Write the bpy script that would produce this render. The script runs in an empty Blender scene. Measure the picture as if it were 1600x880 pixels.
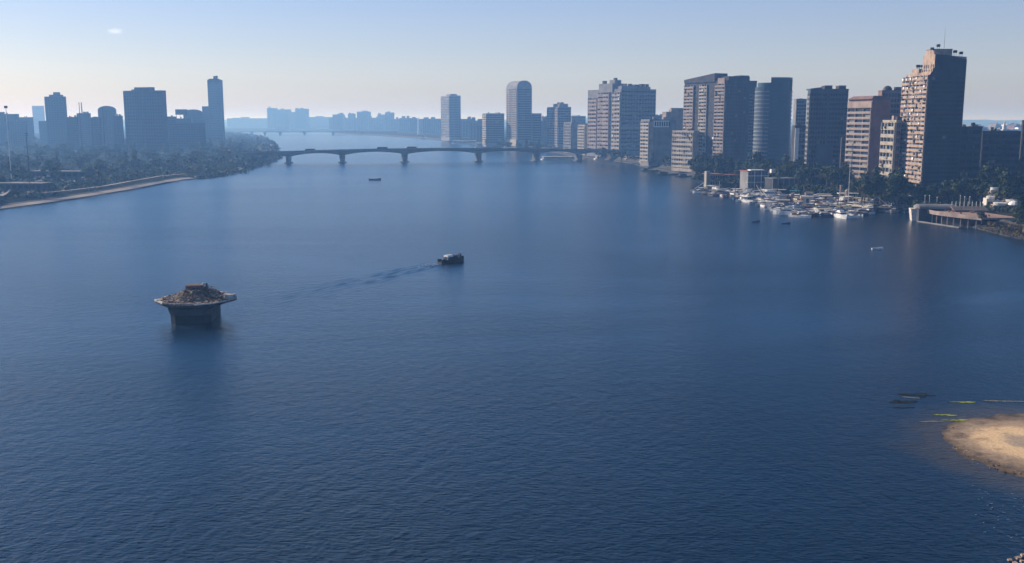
import bpy, math, random
from mathutils import Vector, noise, Matrix
random.seed(7)
R = math.radians
scene = bpy.context.scene
col = scene.collection

# ---------------------------------------------------------------- camera
F_PX, CX, CY, CAM_H, PITCH = 1550.0, 800.0, 440.0, 50.0, R(9.27)
cam_d = bpy.data.cameras.new('camera')
cam_d.sensor_width = 36.0
cam_d.lens = 36.0 * F_PX / 1600.0
cam_d.clip_start = 1.0
cam_d.clip_end = 90000.0
cam = bpy.data.objects.new('camera', cam_d)
col.objects.link(cam)
cam.location = (0, 0, CAM_H)
cam.rotation_euler = (R(90) - PITCH, 0, 0)
scene.camera = cam

# ---------------------------------------------------------------- sky and sun
SUN_AZ, SUN_EL = R(-57), R(25)          # azimuth from +Y, clockwise; to the left of the view
sun_dir = Vector((math.sin(SUN_AZ) * math.cos(SUN_EL), math.cos(SUN_AZ) * math.cos(SUN_EL), math.sin(SUN_EL)))
world = bpy.data.worlds.new('World')
scene.world = world
world.use_nodes = True
wt = world.node_tree
wt.nodes.clear()
def wn(t, **k):
    n = wt.nodes.new(t)
    for a, v in k.items(): setattr(n, a, v)
    return n
w_out = wn('ShaderNodeOutputWorld')
w_bg = wn('ShaderNodeBackground'); w_bg.inputs['Strength'].default_value = 0.15
w_sky = wn('ShaderNodeTexSky', sky_type='NISHITA', sun_disc=False)
w_sky.sun_elevation = SUN_EL
w_sky.sun_rotation = SUN_AZ % (2 * math.pi)
w_sky.altitude = 20; w_sky.air_density = 1.0; w_sky.dust_density = 0.6; w_sky.ozone_density = 2.0
# colour of the clean air above the haze: deeper blue with height, pale at the horizon
w_tc = wn('ShaderNodeTexCoord')
w_sep = wn('ShaderNodeSeparateXYZ')
w_ramp = wn('ShaderNodeValToRGB')
w_mul = wn('ShaderNodeMix', data_type='RGBA', blend_type='MULTIPLY'); w_mul.inputs[0].default_value = 1.0
wt.links.new(w_tc.outputs['Generated'], w_sep.inputs[0])
wt.links.new(w_sep.outputs['Z'], w_ramp.inputs[0])
e = w_ramp.color_ramp.elements
e[0].position = 0.0; e[0].color = (0.385, 0.395, 0.42, 1)
e[1].position = 0.6; e[1].color = (0.025, 0.045, 0.08, 1)
for p_, c_ in ((0.045, (0.43, 0.445, 0.515, 1)), (0.115, (0.355, 0.41, 0.555, 1)), (0.16, (0.27, 0.45, 0.78, 1)), (0.26, (0.17, 0.42, 0.84, 1)), (0.38, (0.07, 0.20, 0.46, 1))):
    q = e.new(p_); q.color = c_
w_even = wn('ShaderNodeMix', data_type='RGBA'); w_even.inputs[0].default_value = 0.40; w_even.inputs[7].default_value = (5.9, 5.8, 6.1, 1)
wt.links.new(w_sky.outputs[0], w_even.inputs[6])
wt.links.new(w_even.outputs[2], w_mul.inputs[6])
wt.links.new(w_ramp.outputs[0], w_mul.inputs[7])
# one faint wisp of cloud low in the left sky
w_wn = wn('ShaderNodeVectorMath', operation='NORMALIZE')
wt.links.new(w_tc.outputs['Generated'], w_wn.inputs[0])
cd = Vector((-0.3895, 1.0, 0.0855)).normalized()
w_sub = wn('ShaderNodeVectorMath', operation='SUBTRACT'); w_sub.inputs[1].default_value = cd
w_sc = wn('ShaderNodeVectorMath', operation='MULTIPLY'); w_sc.inputs[1].default_value = (110, 110, 260)
w_nz = wn('ShaderNodeTexNoise'); w_nz.inputs['Scale'].default_value = 2.2; w_nz.inputs['Detail'].default_value = 5
w_len = wn('ShaderNodeVectorMath', operation='LENGTH')
w_m1 = wn('ShaderNodeMath', operation='ADD')
w_mr = wn('ShaderNodeMapRange'); w_mr.inputs['From Min'].default_value = 1.35; w_mr.inputs['From Max'].default_value = 0.45
w_mr.inputs['To Min'].default_value = 0.0; w_mr.inputs['To Max'].default_value = 0.25
w_cl = wn('ShaderNodeMix', data_type='RGBA'); w_cl.inputs[7].default_value = (8.5, 8.2, 8.3, 1)
L = wt.links.new
L(w_wn.outputs[0], w_sub.inputs[0]); L(w_sub.outputs[0], w_sc.inputs[0]); L(w_sc.outputs[0], w_nz.inputs['Vector']); L(w_sc.outputs[0], w_len.inputs[0])
L(w_len.outputs['Value'], w_m1.inputs[0]); L(w_nz.outputs[0], w_m1.inputs[1]); L(w_m1.outputs[0], w_mr.inputs['Value'])
L(w_mr.outputs[0], w_cl.inputs[0]); L(w_mul.outputs[2], w_cl.inputs[6]); L(w_cl.outputs[2], w_bg.inputs['Color'])
L(w_bg.outputs[0], w_out.inputs['Surface'])

sun_l = bpy.data.lights.new('sun', 'SUN')
sun_l.energy = 4.4; sun_l.angle = R(0.5); sun_l.color = (1.0, 0.90, 0.80)
sun = bpy.data.objects.new('sun', sun_l); col.objects.link(sun)
sun.rotation_euler = (-sun_dir).to_track_quat('-Z', 'Y').to_euler()
sun.location = (-300, 300, 400)
scene.view_settings.view_transform = 'Standard'
scene.view_settings.look = 'None'
scene.view_settings.gamma = 1.0
scene.view_settings.exposure = 0.58
scene.cycles.volume_bounces = 2
scene.cycles.max_bounces = 6
scene.cycles.diffuse_bounces = 2
scene.cycles.glossy_bounces = 3

# ---------------------------------------------------------------- haze: one even volume round everything
def make_haze():
    x, y0, y1, z0, z1 = 42000, -2500, 42000, -6.0, 118.0
    me = bpy.data.meshes.new('haze')
    vs = [(-x, y0, z0), (x, y0, z0), (x, y1, z0), (-x, y1, z0), (-x, y0, z1), (x, y0, z1), (x, y1, z1), (-x, y1, z1)]
    me.from_pydata(vs, [], [(0, 3, 2, 1), (4, 5, 6, 7), (0, 1, 5, 4), (1, 2, 6, 5), (2, 3, 7, 6), (3, 0, 4, 7)])
    m = bpy.data.materials.new('haze_air'); m.use_nodes = True
    t = m.node_tree; t.nodes.clear()
    o = t.nodes.new('ShaderNodeOutputMaterial'); v = t.nodes.new('ShaderNodeVolumePrincipled')
    v.inputs['Color'].default_value = HAZE_COL
    v.inputs['Absorption Color'].default_value = (1, 1, 1, 1)
    v.inputs['Density'].default_value = HAZE_DEN
    v.inputs['Anisotropy'].default_value = 0.25
    t.links.new(v.outputs[0], o.inputs['Volume'])
    me.materials.append(m)
    ob = bpy.data.objects.new('haze', me); col.objects.link(ob)
    ob['kind'] = 'stuff'
    ob['label'] = 'pale blue haze hanging over the river and the far city'
HAZE_COL = (0.25, 0.52, 1.0, 1)
HAZE_DEN = 2.5e-4
make_haze()

# ---------------------------------------------------------------- helpers
def at(px, py, z=0.0):
    """point of the level plane z seen at this place of the 1600x880 photograph"""
    dx = (px - CX) / F_PX; dy = (CY - py) / F_PX
    d = Vector((dx, math.cos(PITCH) + dy * math.sin(PITCH), -math.sin(PITCH) + dy * math.cos(PITCH)))
    s = (z - CAM_H) / d.z
    return Vector((dx * s, d.y * s, z))
def x_at(px, Y, z=20.0):
    return (px - CX) / F_PX * (Y * math.cos(PITCH) - (z - CAM_H) * math.sin(PITCH))
def z_at(py, Y):
    t = (CY - py) / F_PX
    return CAM_H + Y * (t * math.cos(PITCH) - math.sin(PITCH)) / (math.cos(PITCH) + t * math.sin(PITCH))

class MB:
    """collects shapes and links them as one mesh object"""
    def __init__(s): s.v = []; s.f = []; s.m = []; s.mats = []
    def mi(s, m):
        if m not in s.mats: s.mats.append(m)
        return s.mats.index(m)
    def add(s, vs, fs, m):
        n = len(s.v); k = s.mi(m)
        s.v.extend([tuple(p) for p in vs]); s.f.extend([tuple(i + n for i in f) for f in fs]); s.m.extend([k] * len(fs))
        return s
    def box(s, x0, x1, y0, y1, z0, z1, m, top=1.0, rz=0.0, c=None):
        cx, cy = (x0 + x1) / 2, (y0 + y1) / 2
        vs = []
        for (x, y, z) in ((x0, y0, z0), (x1, y0, z0), (x1, y1, z0), (x0, y1, z0), (x0, y0, z1), (x1, y0, z1), (x1, y1, z1), (x0, y1, z1)):
            if z == z1 and top != 1.0: x = cx + (x - cx) * top; y = cy + (y - cy) * top
            if rz:
                a, b = x - cx, y - cy
                x = cx + a * math.cos(rz) - b * math.sin(rz); y = cy + a * math.sin(rz) + b * math.cos(rz)
            vs.append((x, y, z))
        return s.add(vs, [(0, 3, 2, 1), (4, 5, 6, 7), (0, 1, 5, 4), (1, 2, 6, 5), (2, 3, 7, 6), (3, 0, 4, 7)], m)
    def prism(s, pts, z0, z1, m, top=None):
        """pts counter-clockwise outline"""
        n = len(pts); t = top or pts
        z1f = z1 if callable(z1) else (lambda x, y: z1)
        vs = [(p[0], p[1], z0) for p in pts] + [(p[0], p[1], z1f(p[0], p[1])) for p in t]
        fs = [tuple(range(n - 1, -1, -1)), tuple(range(n, 2 * n))] + [(i, (i + 1) % n, n + (i + 1) % n, n + i) for i in range(n)]
        return s.add(vs, fs, m)
    def cyl(s, x, y, z0, z1, r0, r1, m, n=10):
        p0 = [(x + r0 * math.cos(2 * math.pi * i / n), y + r0 * math.sin(2 * math.pi * i / n)) for i in range(n)]
        p1 = [(x + r1 * math.cos(2 * math.pi * i / n), y + r1 * math.sin(2 * math.pi * i / n)) for i in range(n)]
        return s.prism(p0, z0, z1, m, top=p1)
    def bar(s, a, b, r, m, n=5, r2=None):
        a, b = Vector(a), Vector(b); d = (b - a).normalized()
        u = d.orthogonal().normalized(); w = d.cross(u); r2 = r if r2 is None else r2
        vs = [a + (u * math.cos(6.2832 * i / n) + w * math.sin(6.2832 * i / n)) * r for i in range(n)]
        vs += [b + (u * math.cos(6.2832 * i / n) + w * math.sin(6.2832 * i / n)) * r2 for i in range(n)]
        fs = [(i, (i + 1) % n, n + (i + 1) % n, n + i) for i in range(n)] + [tuple(range(n - 1, -1, -1)), tuple(range(n, 2 * n))]
        return s.add(vs, fs, m)
    def loft(s, rings, m, caps=True, closed=True):
        n = len(rings[0]); vs = [p for r in rings for p in r]; fs = []
        for k in range(len(rings) - 1):
            for i in range(n if closed else n - 1):
                j = (i + 1) % n
                fs.append((k * n + i, k * n + j, (k + 1) * n + j, (k + 1) * n + i))
        if caps: fs += [tuple(range(n - 1, -1, -1)), tuple((len(rings) - 1) * n + i for i in range(n))]
        return s.add(vs, fs, m)
    def mesh(s, name, smooth=False):
        me = bpy.data.meshes.new(name)
        me.from_pydata(s.v, [], s.f)
        for m in s.mats: me.materials.append(m)
        me.polygons.foreach_set('material_index', s.m)
        if smooth: me.polygons.foreach_set('use_smooth', [True] * len(s.f))
        me.update()
        return me
    def build(s, name, parent=None, smooth=False, loc=None, rz=0.0):
        return link(name, s.mesh(name, smooth), parent, loc, rz)
def link(name, data, parent=None, loc=None, rz=0.0):
    o = bpy.data.objects.new(name, data); col.objects.link(o)
    if parent is not None: o.parent = parent
    if loc is not None: o.location = loc
    o.rotation_euler.z = rz
    return o
def tag(o, label, cat=None, group=None, kind=None):
    if label: o['label'] = label
    if cat: o['category'] = cat
    if group: o['group'] = group
    if kind: o['kind'] = kind
    return o
def empty(name, loc, rz=0.0):
    return link(name, None, None, loc, rz)
KIDS = {}
def copy_tree(o, loc, rz, sc=1.0):
    r = o.copy(); col.objects.link(r); r.location = loc; r.rotation_euler.z = rz; r.scale = (sc,) * 3 if not isinstance(sc, tuple) else sc
    if o.name not in KIDS: KIDS[o.name] = [(c, list(c.children)) for c in o.children]
    for ch, gs in KIDS[o.name]:
        c = ch.copy(); col.objects.link(c); c.parent = r
        for g in gs:
            d = g.copy(); col.objects.link(d); d.parent = c
    return r

# ---------------------------------------------------------------- materials
def mat(name, c, c2=None, rough=0.85, scale=1.0, metal=0.0, stretch=(1, 1, 1), bump=0.0, spec=0.15, det=4.0):
    """base colour broken up by world-sized noise between c and c2"""
    m = bpy.data.materials.new(name); m.use_nodes = True
    t = m.node_tree; b = t.nodes['Principled BSDF']
    b.inputs['Roughness'].default_value = rough; b.inputs['Metallic'].default_value = metal
    b.inputs['Specular IOR Level'].default_value = spec
    c2 = c2 or tuple(v * 0.7 for v in c)
    tc = t.nodes.new('ShaderNodeTexCoord'); mp = t.nodes.new('ShaderNodeMapping'); mp.inputs['Scale'].default_value = stretch
    nz = t.nodes.new('ShaderNodeTexNoise'); nz.inputs['Scale'].default_value = scale; nz.inputs['Detail'].default_value = det
    rp = t.nodes.new('ShaderNodeValToRGB')
    rp.color_ramp.elements[0].position = 0.35; rp.color_ramp.elements[0].color = (*c2, 1)
    rp.color_ramp.elements[1].position = 0.62; rp.color_ramp.elements[1].color = (*c, 1)
    t.links.new(tc.outputs['Object'], mp.inputs[0]); t.links.new(mp.outputs[0], nz.inputs['Vector'])
    t.links.new(nz.outputs[0], rp.inputs[0]); t.links.new(rp.outputs[0], b.inputs['Base Color'])
    if bump:
        bp = t.nodes.new('ShaderNodeBump'); bp.inputs['Strength'].default_value = 0.6; bp.inputs['Distance'].default_value = bump
        t.links.new(nz.outputs[0], bp.inputs['Height']); t.links.new(bp.outputs[0], b.inputs['Normal'])
    return m

def water_material():
    m = bpy.data.materials.new('river_water'); m.use_nodes = True
    t = m.node_tree; b = t.nodes['Principled BSDF']; N = t.nodes.new; K = t.links.new
    b.inputs['IOR'].default_value = 1.333
    b.inputs['Roughness'].default_value = WATER_ROUGH
    tc = N('ShaderNodeTexCoord')
    def nz(scale, stretch, rot, det=3.0, ds=0.0):
        mp = N('ShaderNodeMapping'); mp.inputs['Scale'].default_value = stretch; mp.inputs['Rotation'].default_value = (0, 0, R(rot))
        n = N('ShaderNodeTexNoise'); n.inputs['Scale'].default_value = scale; n.inputs['Detail'].default_value = det
        n.inputs['Distortion'].default_value = ds; n.inputs['Roughness'].default_value = 0.62
        K(tc.outputs['Object'], mp.inputs[0]); K(mp.outputs[0], n.inputs['Vector']); return n
    n1 = nz(1.2, (0.55, 1.3, 1), 12, 4.0, 0.3)    # short wind waves
    n2 = nz(0.40, (1.15, 0.8, 1), -20, 2.0, 0.2)    # longer ones
    n3 = nz(0.008, (0.35, 1.0, 1), 28, 4.0, 1.0)    # gusts: rougher and calmer patches
    a = N('ShaderNodeMath'); a.operation = 'MULTIPLY'; a.inputs[1].default_value = WAVE[0]
    c = N('ShaderNodeMath'); c.operation = 'MULTIPLY_ADD'; c.inputs[1].default_value = WAVE[1]
    K(n1.outputs[0], a.inputs[0]); K(n2.outputs[0], c.inputs[0]); K(a.outputs[0], c.inputs[2])
    gr = N('ShaderNodeMapRange'); gr.inputs['From Min'].default_value = 0.35; gr.inputs['From Max'].default_value = 0.65
    gr.inputs['To Min'].default_value = 0.55; gr.inputs['To Max'].default_value = 1.35
    K(n3.outputs[0], gr.inputs['Value'])
    # the open reach near the camera is choppier than the sheltered water upstream
    sy = N('ShaderNodeSeparateXYZ'); K(tc.outputs['Object'], sy.inputs[0])
    my = N('ShaderNodeMapRange'); my.interpolation_type = 'SMOOTHSTEP'; my.inputs['From Min'].default_value = 60; my.inputs['From Max'].default_value = 240
    my.inputs['To Min'].default_value = 1.7; my.inputs['To Max'].default_value = 1.0; K(sy.outputs['Y'], my.inputs['Value'])
    g0 = N('ShaderNodeMath'); g0.operation = 'MULTIPLY'; K(my.outputs[0], g0.inputs[0]); K(gr.outputs[0], g0.inputs[1])
    g = N('ShaderNodeMath'); g.operation = 'MULTIPLY'; K(c.outputs[0], g.inputs[0]); K(g0.outputs[0], g.inputs[1])
    bp = N('ShaderNodeBump'); bp.inputs['Strength'].default_value = 1.0; bp.inputs['Distance'].default_value = 1.0
    K(g.outputs[0], bp.inputs['Height']); K(bp.outputs[0], b.inputs['Normal'])
    # body colour: deep blue, with a brown plume of stirred sand round the sandbank
    d = N('ShaderNodeVectorMath'); d.operation = 'DISTANCE'; d.inputs[1].default_value = (ISLE[0] - 4, ISLE[1] - 1, 0)
    K(tc.outputs['Object'], d.inputs[0])
    nn = nz(0.09, (1, 1, 1), 0, 3.0)
    ad = N('ShaderNodeMath'); ad.operation = 'MULTIPLY_ADD'; ad.inputs[1].default_value = 9.0; K(nn.outputs[0], ad.inputs[0]); K(d.outputs['Value'], ad.inputs[2])
    mr = N('ShaderNodeMapRange'); mr.interpolation_type = 'SMOOTHSTEP'; mr.inputs['From Min'].default_value = 23.0; mr.inputs['From Max'].default_value = 33.0
    mr.inputs['To Min'].default_value = 1.0; mr.inputs['To Max'].default_value = 0.0
    K(ad.outputs[0], mr.inputs['Value'])
    mx = N('ShaderNodeMix'); mx.data_type = 'RGBA'; mx.inputs[6].default_value = WATER_COL; mx.inputs[7].default_value = (0.055, 0.047, 0.038, 1)
    K(mr.outputs[0], mx.inputs[0]); K(mx.outputs[2], b.inputs['Base Color'])
    return m
WATER_COL = (0.0015, 0.016, 0.040, 1)
WATER_ROUGH = 0.22
WAVE = (0.17, 0.26)
ISLE = (90.0, 146.5)
M_water = water_material()
# ---------------------------------------------------------------- water and land
w = MB(); w.add([(-40000, -2000, 0), (40000, -2000, 0), (40000, 40000, 0), (-40000, 40000, 0)], [(0, 1, 2, 3)], M_water)
tag(w.build('river_water'), 'wide blue river with fine wind ripples', kind='structure')

M_sand = mat('bank_sand', (0.42, 0.38, 0.34), (0.27, 0.24, 0.22), scale=0.05, rough=1, spec=0)
M_mud = mat('wet_mud', (0.06, 0.055, 0.045), (0.03, 0.028, 0.025), scale=0.3)
M_green = mat('bank_scrub', (0.036, 0.045, 0.026), (0.022, 0.030, 0.018), scale=0.02, det=8, rough=1, spec=0)
M_town = mat('town_ground', (0.045, 0.045, 0.038), (0.028, 0.03, 0.025), scale=0.01, rough=1, spec=0)
M_stone = mat('embankment_stone', (0.075, 0.07, 0.065), (0.04, 0.038, 0.036), scale=0.4, rough=1)

def bank(name, shore, sign, rows, far_rows, label):
    """shore: world points going away from the camera; sign -1 = land to the left"""
    mb = MB(); n = len(shore)
    def off(i, d):
        a = shore[max(0, i - 1)]; b = shore[min(n - 1, i + 1)]
        t = Vector((b[0] - a[0], b[1] - a[1])).normalized()
        nr = Vector((t.y, -t.x)) * sign
        nr = Vector((nr.x, nr.y * 0.3)).normalized()
        return (shore[i][0] + nr.x * d, shore[i][1] + nr.y * d)
    prev = None
    for k, (d, z, m) in enumerate(rows + far_rows):
        ring = []
        for i in range(n):
            if k < len(rows):
                p = off(i, d); jit = (noise.noise(Vector((p[0] * .03, p[1] * .03, k))) * (0.12 * d if k > 0 else 1.5))
                ring.append((p[0] + jit, p[1], z))
            else: ring.append((off(i, rows[-1][0])[0] + sign * d, shore[i][1], z))
        if prev:
            vs = prev + ring
            fs = [(i, i + 1, n + i + 1, n + i) if sign < 0 else (i, n + i, n + i + 1, i + 1) for i in range(n - 1)]
            fs = [tuple(reversed(f)) for f in fs]
            for lo in (True, False):      # the sandy beach ends where the wood comes down to the water
                sel = [f for i, f in enumerate(fs) if (shore[i][1] < 850 + 40 * math.sin(k)) == lo]
                mb2 = m if (lo or m is not M_sand) else M_green
                base = len(mb.v)
                if sel: mb.add(vs, sel, mb2)
        prev = ring
    return tag(mb.build(name), label, kind='structure')
def dens(pts, step=12.0):
    out = []
    for a, b in zip(pts, pts[1:]):
        a, b = Vector(a[:2]), Vector(b[:2]); k = max(1, int((b - a).length / (step + 0.02 * a.y)))
        for i in range(k): out.append(tuple(a.lerp(b, i / k)))
    return out + [tuple(pts[-1][:2])]
LS = [(-150, -300), (-175, 100), (-215, 380)] + [at(x, y)[:2] for x, y in ((-80, 340), (0, 329), (50, 322.5), (100, 315.5), (160, 305.5), (220, 295.5), (290, 282), (345, 276), (385, 266.5), (412, 257.5), (426, 252), (434, 246), (436, 238), (434, 231), (428, 224), (412, 216.5), (388, 212), (362, 209))] + [(-1400, 4600)]
LS = dens(LS)
bank('left_bank_ground', LS, -1, [(0, -0.5, None), (2.5, 0.7, M_mud), (9, 1.4, M_sand), (13, 1.8, M_mud), (24, 4.0, M_green)],
     [(60, 5.0, M_green), (400, 6.0, M_green), (38000, 7.0, M_town)], 'low green river bank with a pale sandy edge')
RS = [(170, -300), (215, 100), (250, 300)] + [at(x, y)[:2] for x, y in ((1700, 397), (1600, 376), (1560, 367), (1530, 359), (1470, 342), (1420, 328), (1340, 309), (1290, 302), (1200, 296), (1130, 287), (1100, 282), (1060, 272), (1010, 263), (985, 256), (940, 249.5), (900, 246), (872, 240), (840, 235), (800, 231.5), (740, 226), (700, 221.5), (650, 216.3), (600, 213), (560, 211), (520, 209.6))] + [(-700, 4600)]
RS = dens(RS)
bank('right_bank_ground', RS, 1, [(0, -0.5, None), (1.2, 1.2, M_stone), (5, 2.2, M_stone), (9, 5.0, M_stone)],
     [(50, 5.5, M_town), (400, 6.0, M_town), (38000, 7.0, M_town)], 'built up right river bank behind a stone embankment')
fl = MB(); fl.add([(-39000, 4480, 1.5), (39000, 4480, 1.5), (39000, 39500, 2), (-39000, 39500, 2)], [(0, 1, 2, 3)], M_town)
tag(fl.build('far_plain_ground'), 'flat hazy plain beyond the river bend', kind='structure')
# low hills on the horizon
hl = MB()
for (Y, H, sd, x0, x1) in ((8200, 50, 1, -5200, 9000), (10500, 72, 5, -7000, 12000)):
    r0, r1, r2 = [], [], []
    for i in range(160):
        x = x0 + (x1 - x0) * i / 159
        h = H * (0.72 + 0.5 * noise.noise(Vector((x * 0.0007, sd, 0))) + 0.1 * noise.noise(Vector((x * 0.006, sd, 3))))
        r0.append((x, Y - 250, 1)); r1.append((x, Y, h)); r2.append((x, Y + 900, 1))
    hl.loft([r0, r1, r2], M_town, caps=False, closed=False)
tag(hl.build('horizon_hills', smooth=True), 'low blue hills along the horizon', kind='structure')
# ---------------------------------------------------------------- buildings
M_backlit = mat('backlit_dark_grey', (0.06, 0.06, 0.065), (0.04, 0.04, 0.045), scale=0.1, det=6)  # wall colour darkened to carry the backlit silhouettes of the left bank
M_glass = mat('window_glass', (0.035, 0.045, 0.06), (0.015, 0.02, 0.03), rough=0.18, scale=0.2)
M_blind = mat('window_blind', (0.24, 0.22, 0.19), (0.13, 0.12, 0.11), scale=0.5)
M_tan = mat('tan_concrete', (0.45, 0.325, 0.235), (0.24, 0.165, 0.12), scale=0.35, det=6)
M_pink = mat('pinkish_render', (0.35, 0.27, 0.225), (0.21, 0.165, 0.14), scale=0.2, det=6)
M_cream = mat('cream_render', (0.42, 0.365, 0.29), (0.26, 0.225, 0.18), scale=0.3, det=6)
M_grey = mat('grey_concrete', (0.24, 0.23, 0.225), (0.16, 0.155, 0.15), scale=0.15, det=6)
M_dgrey = mat('dark_grey_and_shade', (0.065, 0.065, 0.07), (0.04, 0.04, 0.045), scale=0.15, det=6)  # dark grey parts, and building fronts whose shade is put into the colour
M_brown = mat('brown_render', (0.24, 0.15, 0.125), (0.17, 0.105, 0.09), scale=0.2, det=6)
M_blue = mat('blue_glass_cladding', (0.06, 0.10, 0.13), (0.04, 0.07, 0.095), rough=0.3, scale=0.1)
M_white = mat('white_paint', (0.84, 0.82, 0.78), (0.66, 0.64, 0.60), scale=0.8)
M_red = mat('red_roofing', (0.36, 0.13, 0.10), (0.24, 0.09, 0.075), scale=0.5)
M_metal = mat('galvanised_metal', (0.30, 0.30, 0.31), (0.2, 0.2, 0.21), rough=0.5, metal=0.3)
M_dark = mat('dark_metal', (0.05, 0.05, 0.055), (0.03, 0.03, 0.03), rough=0.6)
GZ = 4.5

def frame_of(xl, xc, xr, Y, zt, th):
    """near corner, rotation, width of the front and depth of the left face for a block whose left edge, near corner and
    right edge stand in these directions"""
    a = R(th); C = Vector((x_at(xc, Y, zt), Y))
    u = Vector((math.cos(a), math.sin(a))); v = Vector((-math.sin(a), math.cos(a)))
    def hit(px, d):
        k = (px - CX) / F_PX; kk = k * math.cos(PITCH); k0 = -k * (zt - CAM_H) * math.sin(PITCH)
        # x = kk*y + k0 along C + s*d
        return (kk * C.y + k0 - C.x) / (d.x - kk * d.y)
    w = hit(xr, u)
    dpt = hit(xl, v) if xl < xc - 0.5 else w * 0.7
    return C, a, abs(w), abs(dpt)

def face_box(mb, face, W, D, a0, a1, o0, o1, z0, z1, m):
    """a box on a face: a0..a1 along it, o0..o1 outward"""
    if face == 'front': mb.box(a0, a1, -o1, -o0, z0, z1, m)
    elif face == 'left': mb.box(-o1, -o0, a0, a1, z0, z1, m)
    elif face == 'right': mb.box(W + o0, W + o1, a0, a1, z0, z1, m)

def facade(root, W, D, face, a0, a1, z0, z1, n, m_, wall, band=0.42, out=0.7, fin=0.3, each=True, infill=0.0, base=0.0, rnd=None, panes=True, clutter=0.0):
    """floors of projecting parapets or balconies, fins between bays, set-back panes"""
    rnd = rnd or random.Random(len(bpy.data.objects))
    fh = (z1 - z0) / n; bw = (a1 - a0) / m_
    if band > 0:
        nm = 'balcony' if out > 0.6 else 'spandrel'
        if each:
            b = MB(); face_box(b, face, W, D, a0, a1, base, base + out, 0, fh * band, wall)
            if out > 0.6: face_box(b, face, W, D, a0 + .05, a1 - .05, base + out - .25, base + out - .05, fh * band, fh * band + .35, M_metal)
            me = b.mesh(nm)
            for k in range(n): o = link(nm, me, root, (0, 0, z0 + k * fh))
        else:
            b = MB()
            for k in range(n): face_box(b, face, W, D, a0, a1, base, base + out, z0 + k * fh, z0 + k * fh + fh * band, wall)
            tag(b.build(nm, root), None, kind='stuff')
    if fin > 0:
        b = MB(); face_box(b, face, W, D, -fin / 2, fin / 2, base, base + out * 0.92, z0, z1 - 0.05, wall); me = b.mesh('pilaster')
        for j in range(m_ + 1):
            a = min(max(a0 + j * bw, a0 + fin / 2 + .02), a1 - fin / 2 - .02)
            link('pilaster', me, root, (a, 0, 0) if face == 'front' else (0, a, 0))
    if panes:
        g = MB(); f_ = MB()
        for k in range(n):
            for j in range(m_):
                z = z0 + k * fh; x0 = a0 + j * bw + fin * .6 + .1; x1 = x0 + bw - fin * 1.2 - .2
                if infill and rnd.random() < infill:
                    o_ = base + out * rnd.uniform(.5, 1.05)
                    face_box(f_, face, W, D, x0 - .05, x1 + .05, base + .03, o_, z + fh * band + .02, z + fh * rnd.choice((.75, .98, .98)), rnd.choice((wall, wall, M_blind, M_grey, M_cream, M_pink, M_brown)))
                    face_box(g, face, W, D, x0 + bw * .15, x1 - bw * .15, o_, o_ + .05, z + fh * (band + .12), z + fh * .85, M_glass)
                else:
                    face_box(g, face, W, D, x0, x1, base + .02, base + .09, z + fh * (band * 0.6), z + fh * .93, M_blind if wall is not M_backlit and rnd.random() < (.10 if face == 'left' else .025) else M_glass)
                if clutter and rnd.random() < clutter:
                    a = rnd.uniform(x0, x1 - .8); face_box(f_, face, W, D, a, a + rnd.uniform(.7, 2.2), base + out + .01, base + out + rnd.uniform(.3, .8), z + fh * rnd.uniform(0, .4), z + fh * rnd.uniform(.5, .75), rnd.choice((M_white, M_grey, M_blind, M_dark)))
        if g.v: tag(g.build('window', root), None, kind='stuff')
        if f_.v: tag(f_.build('enclosed_balcony', root), None, kind='stuff')

def roof_gear(root, W, D, z, n, rnd, zmax=3.5, x0=0, y0=0):
    """water tanks, plant rooms, dishes"""
    for k in range(n):
        x, y = x0 + rnd.uniform(.08, .85) * W, y0 + rnd.uniform(.05, .6) * D
        t = rnd.random()
        if t < .45:
            b = MB(); s = rnd.uniform(1.2, 2.6); b.box(x, x + s * 1.5, y, y + s, z, z + rnd.uniform(1.2, zmax), rnd.choice((M_grey, M_dgrey, M_pink))); b.build('plant_room', root)
        elif t < .8:
            b = MB(); r = rnd.uniform(.7, 1.2)
            for q in ((-1, -1), (1, 1), (1, -1), (-1, 1)): b.bar((x + q[0] * r * .6, y + q[1] * r * .6, z - .05), (x + q[0] * r * .6, y + q[1] * r * .6, z + 1.3), .08, M_dark, 4)
            b.cyl(x, y, z + 1.25, z + 1.3 + r * 1.6, r, r, M_dark, 10); b.build('water_tank', root)
        else:
            b = MB(); b.bar((x, y, z - .05), (x, y, z + rnd.uniform(2.5, 5)), .07, M_metal, 4); b.build('aerial', root)

def building(name, label, xl, xc, xr, Y, py_top, th=25, wall=M_grey, group=None, z0=GZ, gear=3, right=False, cat='building', zt=None, chamfer=0):
    H = z_at(py_top, Y); C, a, W, D = frame_of(xl, xc, xr, Y, max(z0, (H + z0) / 2 if zt is None else zt), th)
    root = empty(name, (C.x, C.y, z0), a); H -= z0
    tag(root, label, cat, group)
    b = MB(); b.box(0, W, 0, D, -1.5, H, wall); b.box(.3, W - .3, .3, D - .3, H, H + .06, M_dgrey)
    b.build('wall', root)
    p = MB(); t = .35
    p.box(-.12, W + .12, -.12, t, H - .02, H + .9, wall); p.box(-.12, W + .12, D - t, D + .12, H - .02, H + .9, wall)
    p.box(-.12, t, t, D - t, H - .021, H + .88, wall); p.box(W - t, W + .12, t, D - t, H - .021, H + .88, wall)
    p.build('parapet', root)
    rnd = random.Random(int(xl * 7 + Y))
    if gear: roof_gear(root, W, D, H + .06, gear, rnd)
    return root, W, D, H, rnd

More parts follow.
